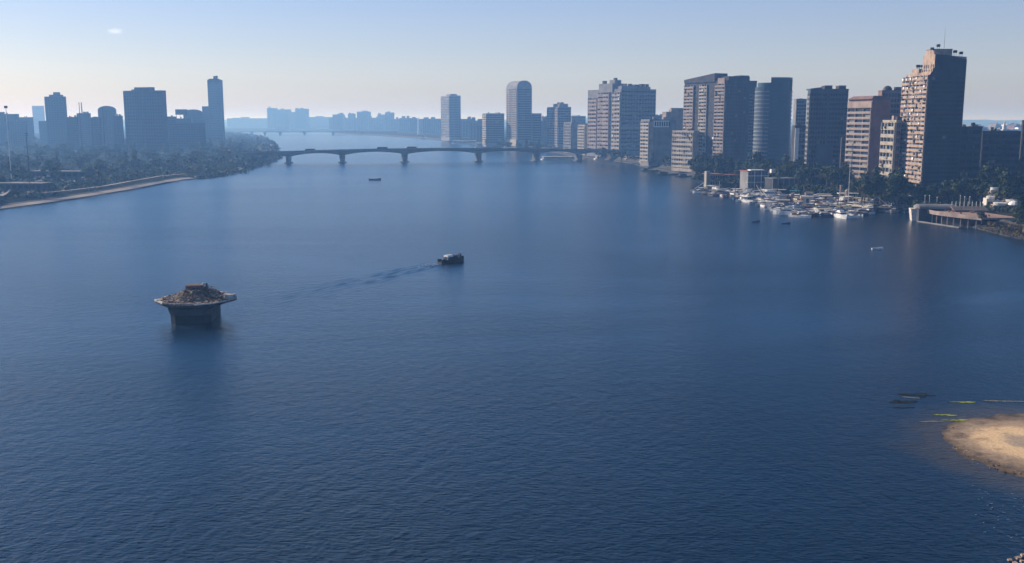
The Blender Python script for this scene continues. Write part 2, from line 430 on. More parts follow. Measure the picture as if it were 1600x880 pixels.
# --- the tall tan tower with stepped crown, nearest on the right
Y = 575; Ht = z_at(84, Y) - GZ
C, a_, W, D = frame_of(1408, 1447.5, 1502.5, Y, 45, 3)
root = tag(empty('apartment_tower', (C.x, C.y, GZ), a_), 'tallest tower on the right bank, tan sunlit balconies, stepped roof and mast', 'tower')
H = z_at(100, Y) - GZ - 1
b = MB(); b.prism([(0, 0), (W, 0), (W, D), (0, D)], -1.5, H - 5, M_tan)
b.prism([(0, 0), (W, 0), (W, D), (0, D)], H - 5, H - 1.5, M_tan, top=[(1.6, 0), (W, 0), (W, D), (1.6, D)]) if False else None
b.build('wall', root)
cw = MB(); cw.box(.5, W, 0, D * .45, H - 5, H - 3.3, M_tan); cw.box(1.4, W, 0, D * .45, H - 3.3, H - 1.6, M_tan)
cw2 = MB()
for q in range(5): cw2.box(2.28, 2.38, 1 + q * D * .085, 1.9 + q * D * .085, H - .9, H + .9, M_glass); cw2.box(1.28, 1.39, 1 + q * D * .085, 1.9 + q * D * .085, H - 3.0, H - 1.9, M_glass); cw2.box(1.7, 2.39, .6 + q * D * .085, 2.2 + q * D * .085, H - 1.58, H - 1.1, M_cream)
tag(cw2.build('window', root), None, kind='stuff')
cw.prism([(2.4, 0), (W, 0), (W, D * .45), (2.4, D * .45)], H - 1.6, lambda x, y: Ht - .4 - max(0, x - 9) * .11, M_tan)
cw.build('roof_storey', root)
st = MB(); st.box(0.3, W * .8, D * .45, D * .72, H - 5, H - 1.0, M_tan); st.build('roof_storey', root)
st = MB(); st.box(1.2, W * .7, D * .72, D * .99, H - 5, H - 3.6, M_tan); st.build('roof_storey', root)
st = MB(); st.box(3.2, W * .66, D * .10, D * .40, Ht - 2, Ht + 2.6, M_tan); st.box(3.0, W * .66 + .2, D * .09, D * .41, Ht + 2.6, Ht + 2.9, M_brown); st.build('lift_room', root)
sp = MB(); sp.box(-.4, W + .15, -.13, -.001, 6, H - 5, M_dgrey); sp.add([(-.1, -.13, H - 4.99), (W + .15, -.13, H - 4.99), (W + .15, -.13, Ht - 3.2), (9, -.13, Ht - .45), (2.3, -.13, Ht - .4), (2.3, -.13, H - 1.6), (-.1, -.002, H - 4.99), (W + .15, -.002, H - 4.99), (W + .15, -.002, Ht - 3.2), (9, -.002, Ht - .45), (2.3, -.002, Ht - .4), (2.3, -.002, H - 1.6)], [(0, 1, 2, 3, 4, 5), (11, 10, 9, 8, 7, 6), (0, 6, 7, 1), (1, 7, 8, 2), (2, 8, 9, 3), (3, 9, 10, 4), (4, 10, 11, 5), (5, 11, 6, 0)], M_dgrey); sp.build('painted_shade_panel', root)  # dark sheet over the tower front, its shade painted in
rn = random.Random(3)
facade(root, W, D, 'left', 0.1, D - .1, 9, H - 5, 24, 7, M_tan, band=.46, out=1.25, fin=.3, infill=.62, rnd=rn, clutter=.45)
facade(root, W, D, 'left', 0.3, D - .3, .4, 9, 2, 5, M_tan, band=.25, out=.9, fin=.5, rnd=rn)
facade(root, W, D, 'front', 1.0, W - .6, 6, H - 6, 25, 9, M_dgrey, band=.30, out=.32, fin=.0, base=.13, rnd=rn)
for (x, y, z) in ((2.2, 4, Ht + 1.2), (5.2, 3, Ht + 2.9), (1.5, D * .58, H - 1), (2.8, D * .64, H - 1), (4.5, D * .6, H - 1), (W - 2.4, 2.0, Ht - 1.2), (W * .72, 2.2, Ht - .4)):
    t = MB(); t.bar((x - .6, y, z - .8), (x - .6, y, z + 1.2), .1, M_dark, 4); t.bar((x + .6, y, z - .8), (x + .6, y, z + 1.2), .1, M_dark, 4); t.cyl(x, y, z + 1.1, z + 2.5, 1.05, 1.05, M_dark, 10); t.build('water_tank', root)
t = MB(); t.bar((W * .5, D * .2, Ht + 3.6), (W * .5, D * .2, z_at(40, Y) - GZ), .16, M_metal, 6, .05); t.build('mast', root)
for k in range(5):
    t = MB(); x = W * (.2 + .16 * k); t.bar((x, 3, Ht - 2), (x, 3, Ht + 1.2 + (k % 2)), .07, M_metal, 4); t.build('aerial', root)

# --- narrow cream building squeezed beside it
r_, W, D, H, rn = building('apartment_house', 'narrow cream apartment house squeezed between the tallest tower and the brown block', 1376, 1397, 1405, 600, 190, 8, M_cream, gear=2)
facade(r_, W, D, 'left', .1, D - .1, 3, H - .5, 9, 4, M_cream, band=.40, out=1.0, fin=.35, infill=.35, rnd=rn, clutter=.2)
facade(r_, W, D, 'front', .4, W - .3, 3, H - .5, 9, 2, M_brown, band=.3, out=.25, fin=.2, rnd=rn)
# --- brown and pink striped office block
r_, W, D, H, rn = building('office_block', 'brown block with pinkish balcony stripes and brown hipped roof left of the cream house', 1323, 1360, 1388, 640, 157, 16, M_brown, gear=0)
facade(r_, W, D, 'left', .2, D - .2, 8, H - 5, 13, 3, M_pink, band=.34, out=1.1, fin=.45, rnd=rn, infill=.05)
b = MB(); b.box(-1.0, -.02, -.1, D + .1, H - 4.6, H - .6, M_pink); b.build('fascia', r_)
b = MB(); b.prism([(-1.4, -.6), (W * .8, -.6), (W * .8, D + .6), (-1.4, D + .6)], H + .9, H + 3.0, M_brown, top=[(2, 2), (W * .6, 2), (W * .6, D - 2), (2, D - 2)]); b.build('roof', r_)
b = MB(); b.box(-4, -.02, 1, D * .8, 1, 7, M_pink); b.box(-4.5, .0, .6, D * .85, 7, 7.5, M_cream); b.build('porch', r_)
b = MB(); b.bar((-6, D * .9, -1), (-6, D * .9, 34), .35, M_pink, 6); b.build('corner_pier', r_)
# --- dark block behind it with dome tanks
r_, W, D, H, rn = building('apartment_block', 'dark brown block with a round dark tank on top, behind the pink striped block', 1368, 1374, 1412, 700, 143, 5, M_brown, gear=4)
b = MB(); rr = 3.2
b.loft([[(W * .35 + rr * math.cos(t_ * .6283) * math.cos(p), 5 + rr * math.sin(t_ * .6283) * math.cos(p), H + .9 + rr * math.sin(p)) for t_ in range(10)] for p in (0, .5, 1.0, 1.4)], M_dark); b.cyl(W * .35, 5, H, H + 1, 1.4, 1.4, M_dark, 8); b.build('round_tank', r_)
facade(r_, W, D, 'front', .3, W - .3, 4, H - 1, 16, 8, M_brown, band=.3, out=.3, fin=.3, rnd=rn)

# --- dark blue slab with two roof boxes
r_, W, D, H, rn = building('office_tower', 'dark blue slab with two roof boxes, right of the curved blue tower', 1259, 1263, 1322, 700, 141, 4, M_blue, gear=0)
for (f0, f1) in ((.38, .58), (.76, .94)):
    b = MB(); b.box(W * f0, W * f1, .8, 7, H, H + 2.9, M_dgrey); b.box(W * f0 - .1, W * f1 + .1, .7, 7.1, H + 2.9, H + 3.3, M_grey); b.build('roof_box', r_)
b = MB(); b.prism([(.3, .5), (W * .3, .5), (W * .3, 9), (.3, 9)], H, lambda x, y: H + 1 + x * .13, M_blue); b.build('roof_storey', r_)
facade(r_, W, D, 'front', .4, W * .45, 5, H - 2, 18, 6, M_blue, band=.38, out=.5, fin=.22, rnd=rn)
facade(r_, W, D, 'front', W * .5, W - .4, 5, H - 2, 18, 6, M_blue, band=.38, out=.5, fin=.22, rnd=rn)
facade(r_, W, D, 'left', .3, D - .3, 5, H - 2, 18, 4, M_grey, band=.4, out=.4, fin=.3, rnd=rn)
b = MB(); b.box(W * .2, W * .62, -3.5, -.52, 3, H * .42, M_blue); b.build('front_wing', r_)
# --- hazy ones between
r_, W, D, H, rn = building('apartment_block', 'grey block just right of the curved blue tower, half hidden behind the dark blue slab', 1238, 1242, 1258, 930, 156, 6, M_grey, gear=2)
facade(r_, W, D, 'front', .3, W - .3, 5, H - 1, 18, 4, M_grey, band=.35, out=.4, fin=.3, rnd=rn)
r_, W, D, H, rn = building('office_block', 'low dark block with a pale window strip at the foot of the curved blue tower', 1236, 1240, 1262, 760, 198, 6, M_dgrey, gear=2)
facade(r_, W, D, 'front', .3, W - .3, 5, H - 1, 8, 4, M_grey, band=.35, out=.4, fin=.3, rnd=rn)
b = MB(); b.box(.2, W * .3, -.9, -.42, H * .35, H - 1, M_white); b.build('stair_window', r_)

# --- curved blue tower with a hole in its crown
Y = 830; Ht = z_at(122, Y) - GZ; Hl = z_at(134, Y) - GZ
x0, x1 = x_at(1184, Y, 45), x_at(1241, Y, 45)
root = tag(empty('curved_tower', ((x0 + x1) / 2, Y + 12, GZ)), 'curved blue glass tower with a bright notch cut through its crown', 'tower')
hw = (x1 - x0) / 2
def arc(t0, t1, n, rx=1.0): return [(hw * rx * math.cos(t), hw * .85 * rx * math.sin(t)) for t in [t0 + (t1 - t0) * i / n for i in range(n + 1)]]
b = MB(); b.prism(arc(math.pi * .75, math.pi * 1.38, 10) + [(0, 0)], -1.5, Hl - 1, M_blue); b.build('wall', root)
b = MB(); b.prism(arc(math.pi * .80, math.pi * 1.38, 8, .88) + [(0, 0)], Hl - 1, Hl + 2.6, M_blue); b.build('roof_storey', root)
pts = arc(math.pi * 1.38, math.pi * 2.15, 12)
b = MB(); b.prism([(0, 0)] + pts, -1.5, Ht - 11, M_blue)
b.prism([(0, 0)] + pts[:7], Ht - 11, Ht - 1, M_blue); b.prism([(0, 0)] + pts[8:], Ht - 11, Ht - 1, M_blue); b.prism([(0, 0)] + pts, Ht - 1, Ht + .6, M_blue)
b.build('wall', root)
for k in range(20):
    z = 6 + k * (Hl - 8) / 20
    if k == 0:
        b = MB(); b.loft([[(p[0] * s, p[1] * s, zz) for p in arc(math.pi * .76, math.pi * 1.37, 12)] for (s, zz) in ((1.0, 0), (1.025, 0), (1.025, 1.2), (1.0, 1.2))], M_grey, caps=False, closed=False)
        b.loft([[(p[0] * s, p[1] * s, zz) for p in arc(math.pi * 1.39, math.pi * 2.14, 14)] for (s, zz) in ((1.0, 0), (1.025, 0), (1.025, 1.2), (1.0, 1.2))], M_blue, caps=False, closed=False)
        me = b.mesh('spandrel')
    link('spandrel', me, root, (0, 0, z))
# --- big complex with raked crown
r_, W, D, H, rn = building('apartment_tower', 'wide tower with pale balcony strips and a raked crown left of the curved blue tower', 1068, 1133, 1180, 880, 127, 27, M_dgrey, gear=0)
S = D / 65.0
for (q0, q1, wl, inf) in ((49 * S, 64.5 * S, M_pink, .4), (28 * S, 40 * S, M_cream, .35), (1.0 * S, 16 * S, M_pink, .45)):
    facade(r_, W, D, 'left', q0, q1, 4, H - 2, 24, 3, wl, band=.42, out=1.2, fin=.35, infill=inf, rnd=rn, clutter=.12)
facade(r_, W, D, 'front', .4, W * .66, 4, H - 1, 24, 7, M_dgrey, band=.4, out=.35, fin=.25, rnd=rn)
facade(r_, W, D, 'front', W * .76, W - .3, 4, H - 9, 22, 2, M_grey, band=.35, out=.6, fin=.25, rnd=rn)
b = MB(); b.prism([(-.8, 17 * S), (W * .4, 17 * S), (W * .4, D), (-.8, D)], H, lambda x, y: H + 7.5 - (y / D - .26) * 6, M_dgrey); b.build('raked_crown', r_)
b = MB(); b.prism([(3, 1), (W * .78, 1), (W * .78, 17 * S - .2), (3, 17 * S - .2)], H, H + 4.4, M_dgrey); b.prism([(W * .45, .6), (W * .75, .6), (W * .75, 9), (W * .45, 9)], H + 4.4, H + 5.3, M_dgrey); b.build('roof_storey', r_)
b = MB(); b.box(-.9, -.02, 2 * S, 12 * S, H - 2, H + 3, M_pink); b.build('fascia', r_)
# --- cream low part in front of it
r_, W, D, H, rn = building('apartment_house', 'low cream house with sunlit windows at the foot of the raked crown tower', 1050, 1083, 1092, 905, 206, 30, M_cream, gear=2)
facade(r_, W, D, 'left', .2, D - .2, 2, H - .5, 8, 9, M_cream, band=.42, out=.7, fin=.4, infill=.45, rnd=rn, clutter=.15)
# --- block with white top storey
r_, W, D, H, rn = building('office_block', 'plain grey block with a white glazed top storey, right of the huge stepped block', 1001, 1014, 1056, 1020, 188, 22, M_grey, gear=4)
b = MB(); b.box(4.6, W * .72, -.5, -.02, H - 7, H - .5, M_white)
for k in range(7): b.box(6 + k * W * .085, 6 + k * W * .085 + 1.6, -.62, -.5, H - 6, H - 1.4, M_glass)
b.build('top_storey', r_)
facade(r_, W, D, 'left', .2, D - .2, 3, H - 1, 11, 3, M_cream, band=.4, out=.8, fin=.4, infill=.3, rnd=rn)
b = MB(); b.box(.2, 4.4, -.7, -.02, 3, H - 1, M_cream); b.build('stair_tower', r_)
r_, W, D, H, rn = building('apartment_block', 'dark terraced block rising behind the white topped block', 1034, 1040, 1068, 1100, 176, 20, M_pink, gear=6)
b = MB(); b.box(W * .3, W, .5, D * .5, H, H + 5, M_pink); b.build('roof_storey', r_)
# --- huge stepped block
r_, W, D, H, rn = building('apartment_block', 'huge stepped grey blue block with a notched crown near the right end of the bridge', 918, 970, 1024, 1250, 140, 30, M_grey, gear=0)
S = D / 52.0
b = MB(); b.box(2, W * .86, 2, D * .35, H, H + 4, M_grey); b.box(4, W * .72, 4, D * .3, H + 4, H + 4.6, M_grey); b.build('roof_storey', r_)
b = MB(); b.box(-1.5, 16, 12 * S, 33 * S, H - 3, H + 8, M_grey); b.box(4, 14, 14 * S, 22 * S, H + 8, H + 12.5, M_grey); b.box(5, 8, 14 * S, 17 * S, H + 12.5, H + 15, M_dgrey); b.box(3, 7, 29 * S, 32 * S, H + 8, H + 12, M_dgrey); b.build('crown', r_)
for (x, w_) in ((W * .16, 2), (W * .3, 2), (W * .42, 7), (W * .62, 4), (W * .75, 2), (W * .8, 1.5)):
    b = MB(); b.box(x, x + w_, 3, 9, H + 4, H + 7.4 if w_ < 5 else H + 6.6, M_dgrey); b.build('water_tank', r_)
facade(r_, W, D, 'left', 1 * S, 13 * S, 4, H - 3, 15, 3, M_cream, band=.42, out=1.2, fin=.6, infill=.5, rnd=rn, clutter=.15)
facade(r_, W, D, 'left', 17 * S, 34 * S, 4, H - 3, 15, 4, M_pink, band=.5, out=2.2, fin=.6, infill=.5, rnd=rn)
facade(r_, W, D, 'left', 37 * S, 51 * S, 4, H - 9, 14, 4, M_pink, band=.42, out=1.2, fin=.6, infill=.4, rnd=rn)
b = MB(); b.box(W * .02, W * .62, -.9, -.02, H * .42, H * .42 + 1.8, M_cream); b.build('ledge', r_)
facade(r_, W, D, 'front', .6, W - .6, 4, H * .42 - 1, 6, 12, M_grey, band=.5, out=.3, fin=.2, each=True, rnd=rn)
facade(r_, W, D, 'front', .6, W - .6, H * .42 + 3, H - 1, 9, 12, M_grey, band=.5, out=.3, fin=.2, each=True, rnd=rn)
# --- small ones to its left
for (nm, lb, xl, xc, xr, Y, pt, wl) in (
    ('apartment_house', 'low pale house against the left side of the huge stepped block', 903, 914, 922, 1330, 196, M_cream),
    ('apartment_house', 'small narrow house with balconies just right of the terraced tower', 881, 893, 905, 1420, 192, M_grey),
    ('apartment_house', 'low dark house right of the arched tower annex', 829, 833, 857, 1800, 190, M_grey)):
    r_, W, D, H, rn = building(nm, lb, xl, xc, xr, Y, pt, 28, wl, gear=3)
    facade(r_, W, D, 'left', .3, D - .3, 3, H - 1, 9, 4, wl, band=.42, out=1.0, fin=.5, infill=.3, rnd=rn)
r_, W, D, H, rn = building('apartment_tower', 'stocky tower with left side painted sunlit and terraced roof between arched tower and huge block', 855, 872, 892, 1650, 168, 22, M_grey, gear=4)
b = MB(); b.box(3, W * .8, 2, D * .6, H, H + 6, M_grey); b.box(6, W * .5, 4, D * .4, H + 6, H + 8.5, M_grey); b.build('roof_storey', r_)
facade(r_, W, D, 'left', .5, D - .5, 4, H - 1, 15, 4, M_pink, band=.42, out=1.2, fin=.8, rnd=rn)  # paler facade colour carries the sunlight on this side
facade(r_, W, D, 'front', .5, W - .5, 4, H - 1, 15, 5, M_grey, band=.42, out=.5, fin=.4, rnd=rn)
# --- arched tower
r_, W, D, H, rn = building('arched_tower', 'tall tower with a rounded barrel roof in the middle of the skyline', 791, 808, 831, 1700, 138, 24, M_grey, gear=0)
b = MB(); n = 14
b.loft([[(W * (1 - math.cos(math.pi * i / n)) / 2, y, H + 13 * math.sin(math.pi * i / n) ** .8) for i in range(n + 1)] for y in (.2, D * .98)], M_grey); b.build('barrel_roof', r_)
facade(r_, W, D, 'left', 2, D * .45, 14, H - 1, 22, 2, M_cream, band=.3, out=.9, fin=.8, rnd=rn)
facade(r_, W, D, 'left', D * .55, D - 2, 14, H - 1, 22, 2, M_cream, band=.3, out=.9, fin=.8, rnd=rn)
b = MB(); b.box(-2, -.02, 0, D, 1, 12, M_cream); b.build('podium', r_)
facade(r_, W, D, 'front', 1, W - 1, 10, H - 1, 22, 6, M_grey, band=.4, out=.4, fin=.3, rnd=rn)
r_, W, D, H, rn = building('office_block', 'plain annex block joined to the right of the arched tower', 829, 832, 846, 1710, 178, 20, M_grey, gear=0)
facade(r_, W, D, 'front', .5, W - .5, 4, H - 1, 12, 4, M_grey, band=.4, out=.4, fin=.3, rnd=rn)
r_, W, D, H, rn = building('apartment_block', 'mid height dark block with its left edge painted sunlit, left of the arched tower', 754, 760, 788, 1750, 178, 16, M_grey, gear=5)
facade(r_, W, D, 'left', .5, D - .5, 4, H - 1, 13, 2, M_cream, band=.42, out=1.0, fin=.6, rnd=rn)  # cream colour stands for the sunlit sliver of the side wall
facade(r_, W, D, 'front', .5, W - .5, 4, H - 1, 13, 6, M_grey, band=.4, out=.4, fin=.3, rnd=rn)
r_, W, D, H, rn = building('office_tower', 'plain square hazy tower standing alone at the far bend of the river', 689, 702, 720, 2250, 150, 20, M_grey, gear=0)
b = MB(); b.box(W * .2, W * .75, 6, D * .6, H, H + 4.5, M_grey); b.build('plant_room', r_)
facade(r_, W, D, 'front', 1, W - 1, 6, H - 2, 24, 5, M_grey, band=.4, out=.5, fin=.4, rnd=rn)
facade(r_, W, D, 'left', 1, D - 1, 6, H - 2, 24, 4, M_grey, band=.4, out=.5, fin=.4, rnd=rn)
# --- shaded blocks at the right edge
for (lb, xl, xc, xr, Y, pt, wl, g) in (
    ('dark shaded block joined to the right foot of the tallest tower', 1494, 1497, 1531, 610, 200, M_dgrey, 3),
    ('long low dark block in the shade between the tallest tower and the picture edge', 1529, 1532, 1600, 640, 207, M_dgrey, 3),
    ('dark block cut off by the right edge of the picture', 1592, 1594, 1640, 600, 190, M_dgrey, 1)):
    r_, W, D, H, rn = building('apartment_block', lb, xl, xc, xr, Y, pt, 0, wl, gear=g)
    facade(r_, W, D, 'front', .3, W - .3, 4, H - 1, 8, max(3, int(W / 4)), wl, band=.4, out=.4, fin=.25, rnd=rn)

# --- left bank
r_, W, D, H, rn = building('apartment_tower', 'square tower with a small roof box, left part of the hazy left bank', 69, 72, 103, 1650, 152, -16, M_backlit, gear=0)
b = MB(); b.box(W * .2, W * .7, 2, 12, H, H + 4, M_backlit); b.box(W * .4, W * .62, 3, 9, H + 4, H + 8, M_backlit); b.build('roof_storey', r_)
facade(r_, W, D, 'front', 1, W - 1, 5, H - 1, 20, 7, M_backlit, band=.5, out=.4, fin=.3, rnd=rn)
r_, W, D, H, rn = building('apartment_block', 'broad hazy block with stepped roof, biggest on the left bank', 189, 195, 256, 1450, 143, -20, M_backlit, gear=0)
b = MB(); b.box(W * .28, W * .74, 1, D * .8, H, H + 5.6, M_backlit); b.box(W * .2, W * .28, 1.5, D * .7, H, H + 2.6, M_backlit); b.build('roof_storey', r_)
facade(r_, W, D, 'front', 1, W * .48, 5, H - 1, 17, 7, M_backlit, band=.5, out=.4, fin=.3, rnd=rn)
facade(r_, W, D, 'front', W * .52, W - 1, 5, H - 1, 17, 7, M_backlit, band=.5, out=.4, fin=.3, rnd=rn)
r_, W, D, H, rn = building('office_tower', 'slim tall hazy tower with chimney like top beside the left river bend', 323, 326, 347, 2050, 126, -18, M_backlit, gear=0)
b = MB(); b.prism([(0, 0), (W, 0), (W, D), (0, D)], H, H + 3.5, M_backlit, top=[(4, 3), (W - 7, 3), (W - 7, D - 6), (4, D - 6)]); b.build('roof', r_)
b = MB(); b.cyl(W * .35, 9, H + 3, H + 9, 2.4, 2.0, M_backlit); b.cyl(W * .52, 9, H + 3, H + 9.6, 2.0, 2.4, M_backlit); b.build('vent_stack', r_)
facade(r_, W, D, 'front', 1, W - 1, 5, H - 1, 24, 6, M_backlit, band=.5, out=.4, fin=.3, rnd=rn)
r_, W, D, H, rn = building('office_block', 'lower hazy block against the left side of the slim tall tower', 316, 317, 326, 2040, 167, -18, M_backlit, gear=0)
facade(r_, W, D, 'front', .5, W - .5, 5, H - 1, 14, 3, M_backlit, band=.5, out=.4, fin=.3, rnd=rn)

LOW = [(-30, 8, 1700, 176, 'pale flat roofed block at the left picture edge'), (6, 30, 1800, 179, 'hazy block with rooftop clutter beside the white mast'), (28, 52, 1900, 184, 'low hazy block left of the faint far white block'),
       (50, 69, 3300, 166, 'very faint white block far behind the left bank'), (104, 122, 1500, 184, 'low hazy block right of the square left tower'), (120, 142, 1700, 178, 'hazy block carrying the thin chimney'),
       (141, 158, 1500, 186, 'low block left of the rounded hazy block'), (153, 182, 1700, 172, 'rounded top hazy block between tower and broad block'), (176, 192, 1500, 182, 'low hazy block tucked against the left of the broad block'),
       (252, 276, 1600, 183, 'low hazy block right of the broad block'), (270, 300, 1700, 186, 'low hazy block under the rooftop billboard'), (286, 318, 1900, 178, 'hazy block with a domed roof left of the slim tower'),
       (60, 135, 1900, 190, 'long grey block behind the sports ground trees'), (-40, 42, 1700, 190, 'low wide block nearest the left edge'), (140, 190, 1800, 190, 'wide low block before the broad block'),
       (255, 320, 1550, 193, 'low dark row of flats near the river bend')]
for (xa, xb, Y, pt, lb) in LOW:
    wl = M_backlit if Y < 3000 else M_white
    r_, W, D, H, rn = building('apartment_block', lb, xa, xa + 1.5, xb, Y, pt, -14, wl, gear=3 if Y < 2000 else 0)
    if 'rounded' in lb or 'domed' in lb:
        b = MB(); n = 10; b.loft([[(W * (1 - math.cos(math.pi * i / n)) / 2, y, H + W * .2 * math.sin(math.pi * i / n)) for i in range(n + 1)] for y in (.2, D * .9)], M_backlit); b.build('rounded_roof', r_)
    if 'chimney' in lb:
        b = MB(); b.cyl(W * .3, 4, H, z_at(160, Y) - GZ, .9, .7, M_backlit, 8); b.build('chimney', r_)
    if 'billboard' in lb:
        b = MB(); zb = z_at(171, Y) - GZ
        b.box(3, 26, 3, 3.8, zb - 9, zb, M_dgrey)
        for k in range(4): b.bar((4 + k * 7, 4.5, H), (4 + k * 7, 4.5, zb), .3, M_dark, 4)
        b.build('billboard', r_)
    if Y < 2000 and W > 8: facade(r_, W, D, 'front', .5, W - .5, 3, H - .8, max(4, int((H - 4) / 3.3)), max(3, int(W / 4.5)), wl, band=.5, out=.4, fin=.3, rnd=rn)

# --- far skyline round the bend and hazy town on the right
rf = random.Random(11)
FAR = [(418, 426, 5200, 169), (424, 452, 5250, 171), (446, 466, 5400, 175), (462, 480, 5200, 170), (355, 420, 6200, 185), (478, 520, 6000, 183), (520, 536, 4500, 179), (514, 560, 4700, 184), (544, 553, 4600, 178), (558, 577, 4400, 174.5),
       (574, 600, 4500, 184), (590, 604, 4800, 179), (602, 614, 4300, 176), (610, 626, 4200, 186), (624, 650, 3800, 184.5), (640, 668, 3500, 186), (660, 692, 3300, 185.5), (718, 738, 2500, 186), (734, 756, 2200, 189), (744, 760, 2000, 192)]
for i, (xa, xb, Y, pt) in enumerate(FAR):
    zt = z_at(pt, Y); x0, x1 = x_at(xa, Y), x_at(xb, Y); W = x1 - x0; D = 60
    r_ = tag(empty('far_building', (x0, Y, 2)), None, 'building', 'hazy buildings along the far river bend')
    side = 'left of the plain square tower' if xb < 690 else 'right of the plain square tower'
    kind = 'broad' if W > 75 else 'narrow' if W < 35 else 'mid width'
    hgt = 'tall' if pt < 176 else 'low' if pt > 183 else 'middling'
    place = ('far left beyond the river bend', 'over the far bridge', 'behind the middle of the far bank', 'on the near part of the far bank')[0 if xa < 480 else 1 if xa < 560 else 2 if xa < 625 else 3]
    place += {418: ', leftmost of its group', 424: ', second of its group'}.get(xa, '')
    r_['label'] = '%s %s hazy building %s' % (hgt, kind, place if xb < 690 else 'between the lone square tower and the sunlit edged block')
    b = MB(); b.box(0, W, 0, D, -2, zt - 2, M_grey); b.build('wall', r_)
    for k in range(2):
        if W < 15: continue
        x = rf.uniform(0, .7) * W; b = MB(); b.box(x, x + W * rf.uniform(.12, .3), 2, 20, zt - 2, zt - 2 + rf.uniform(3, 8), M_grey); b.build('roof_storey', r_)
    n = max(3, int(W / 7)); g = MB(); nf = max(3, int((zt - 8) / 4))
    for q in range(nf):
        for j in range(n): g.box(2 + j * (W - 4) / n, 2 + (j + .6) * (W - 4) / n, -.4, -.02, 5 + q * 4, 7.2 + q * 4, M_backlit)
    tag(g.build('window', r_), None, kind='stuff')
for i in range(60):
    Y = rf.uniform(900, 3600); px = rf.uniform(1506, 1660); x0 = x_at(px, Y); W = rf.uniform(14, 38); D = rf.uniform(12, 30)
    Hh = rf.uniform(10, 24) + (Y - 900) * .004; wl = rf.choice((M_grey, M_pink, M_cream, M_brown, M_white))
    r_ = tag(empty('town_house', (x0, Y, 6), R(rf.uniform(-20, 25))), 'one of the many low town houses in the haze behind the tallest tower', 'house', 'low town houses in the haze behind the tallest tower')
    b = MB(); b.box(0, W, 0, D, -2, Hh, wl); b.build('wall', r_)
    b = MB(); b.box(W * .2, W * .5, 2, D * .6, Hh, Hh + 3, wl); b.build('stair_room', r_)
    g = MB(); n = int(W / 4)
    for q in range(int(Hh / 3.3) - 1):
        for j in range(n): g.box(1 + j * (W - 2) / n, 1 + (j + .55) * (W - 2) / n, -.12, -.02, 2.5 + q * 3.3, 4.2 + q * 3.3, M_backlit)
    tag(g.build('window', r_), None, kind='stuff')
# small mosque like minaret and bright roof on the right
Y = 900; r_ = tag(empty('minaret', (x_at(1566, Y), Y, 6)), 'pale slender minaret poking up over the low roofs at far right', 'minaret')
b = MB(); zt = z_at(188, Y) - 6; b.cyl(0, 0, -1, zt - 6, 2.2, 1.7, M_white, 8); b.build('shaft', r_)
b = MB(); b.cyl(0, 0, zt - 9, zt - 8, 2.8, 3.0, M_white, 8); b.build('balcony', r_)
b = MB(); b.cyl(0, 0, zt - 6, zt, 1.6, .1, M_white, 8); b.build('spire', r_)
for (lb, xl, xc, xr, Y, pt, wl) in (
    ('low grey block filling the gap left of the curved blue tower', 1176, 1180, 1190, 1000, 186, M_grey),
    ('flat topped grey block behind the stocky terraced tower', 843, 847, 862, 2100, 183, M_grey),
    ('hazy block behind the gap right of the stocky terraced tower', 890, 893, 915, 2000, 182, M_grey),
    ('dark block behind the gap right of the dark blue slab', 1308, 1312, 1334, 860, 168, M_grey),
    ('squat block behind the gap right of the huge stepped block', 1018, 1022, 1042, 1500, 181, M_grey)):
    r_, W, D, H, rn = building('apartment_block', lb, xl, xc, xr, Y, pt, 20, wl, gear=4)
    facade(r_, W, D, 'front', .5, W - .5, 3, H - 1, max(5, int(H / 3.4)), max(3, int(W / 4)), wl, band=.42, out=.5, fin=.3, rnd=rn)
# ---------------------------------------------------------------- trees
M_leafA = mat('leaf_dark_green', (0.052, 0.075, 0.030), (0.026, 0.040, 0.018), scale=0.5, rough=0.7)
M_leafB = mat('leaf_olive', (0.12, 0.13, 0.05), (0.06, 0.07, 0.03), scale=0.5, rough=0.7)
M_leafC = mat('leaf_dry_brown', (0.17, 0.125, 0.060), (0.085, 0.070, 0.035), scale=0.6, rough=0.8)
M_bark = mat('bark', (0.11, 0.085, 0.06), (0.07, 0.055, 0.04), scale=1.5)
def leaf_clump(mb, c, r, n, s, m, rnd, flat=.8):
    vs, fs = [], []
    for k in range(n):
        d = Vector((rnd.gauss(0, 1), rnd.gauss(0, 1), rnd.gauss(0, 1))).normalized() * (rnd.random() ** .45)
        p = Vector(c) + Vector((d.x * r, d.y * r, d.z * r * flat))
        nrm = (d + Vector((rnd.gauss(0, .5), rnd.gauss(0, .5), rnd.gauss(0, .5) + .3))).normalized()
        u = nrm.orthogonal().normalized(); w = nrm.cross(u); q = rnd.uniform(0, 6.28)
        u, w = u * math.cos(q) + w * math.sin(q), w * math.cos(q) - u * math.sin(q)
        a = s * rnd.uniform(.6, 1.3); i = len(vs)
        vs += [p + u * a, p + w * a * .7 + nrm * a * .15, p - u * a, p - w * a * .7 + nrm * a * .15]
        fs.append((i, i + 1, i + 2, i + 3))
    mb.add(vs, fs, m)
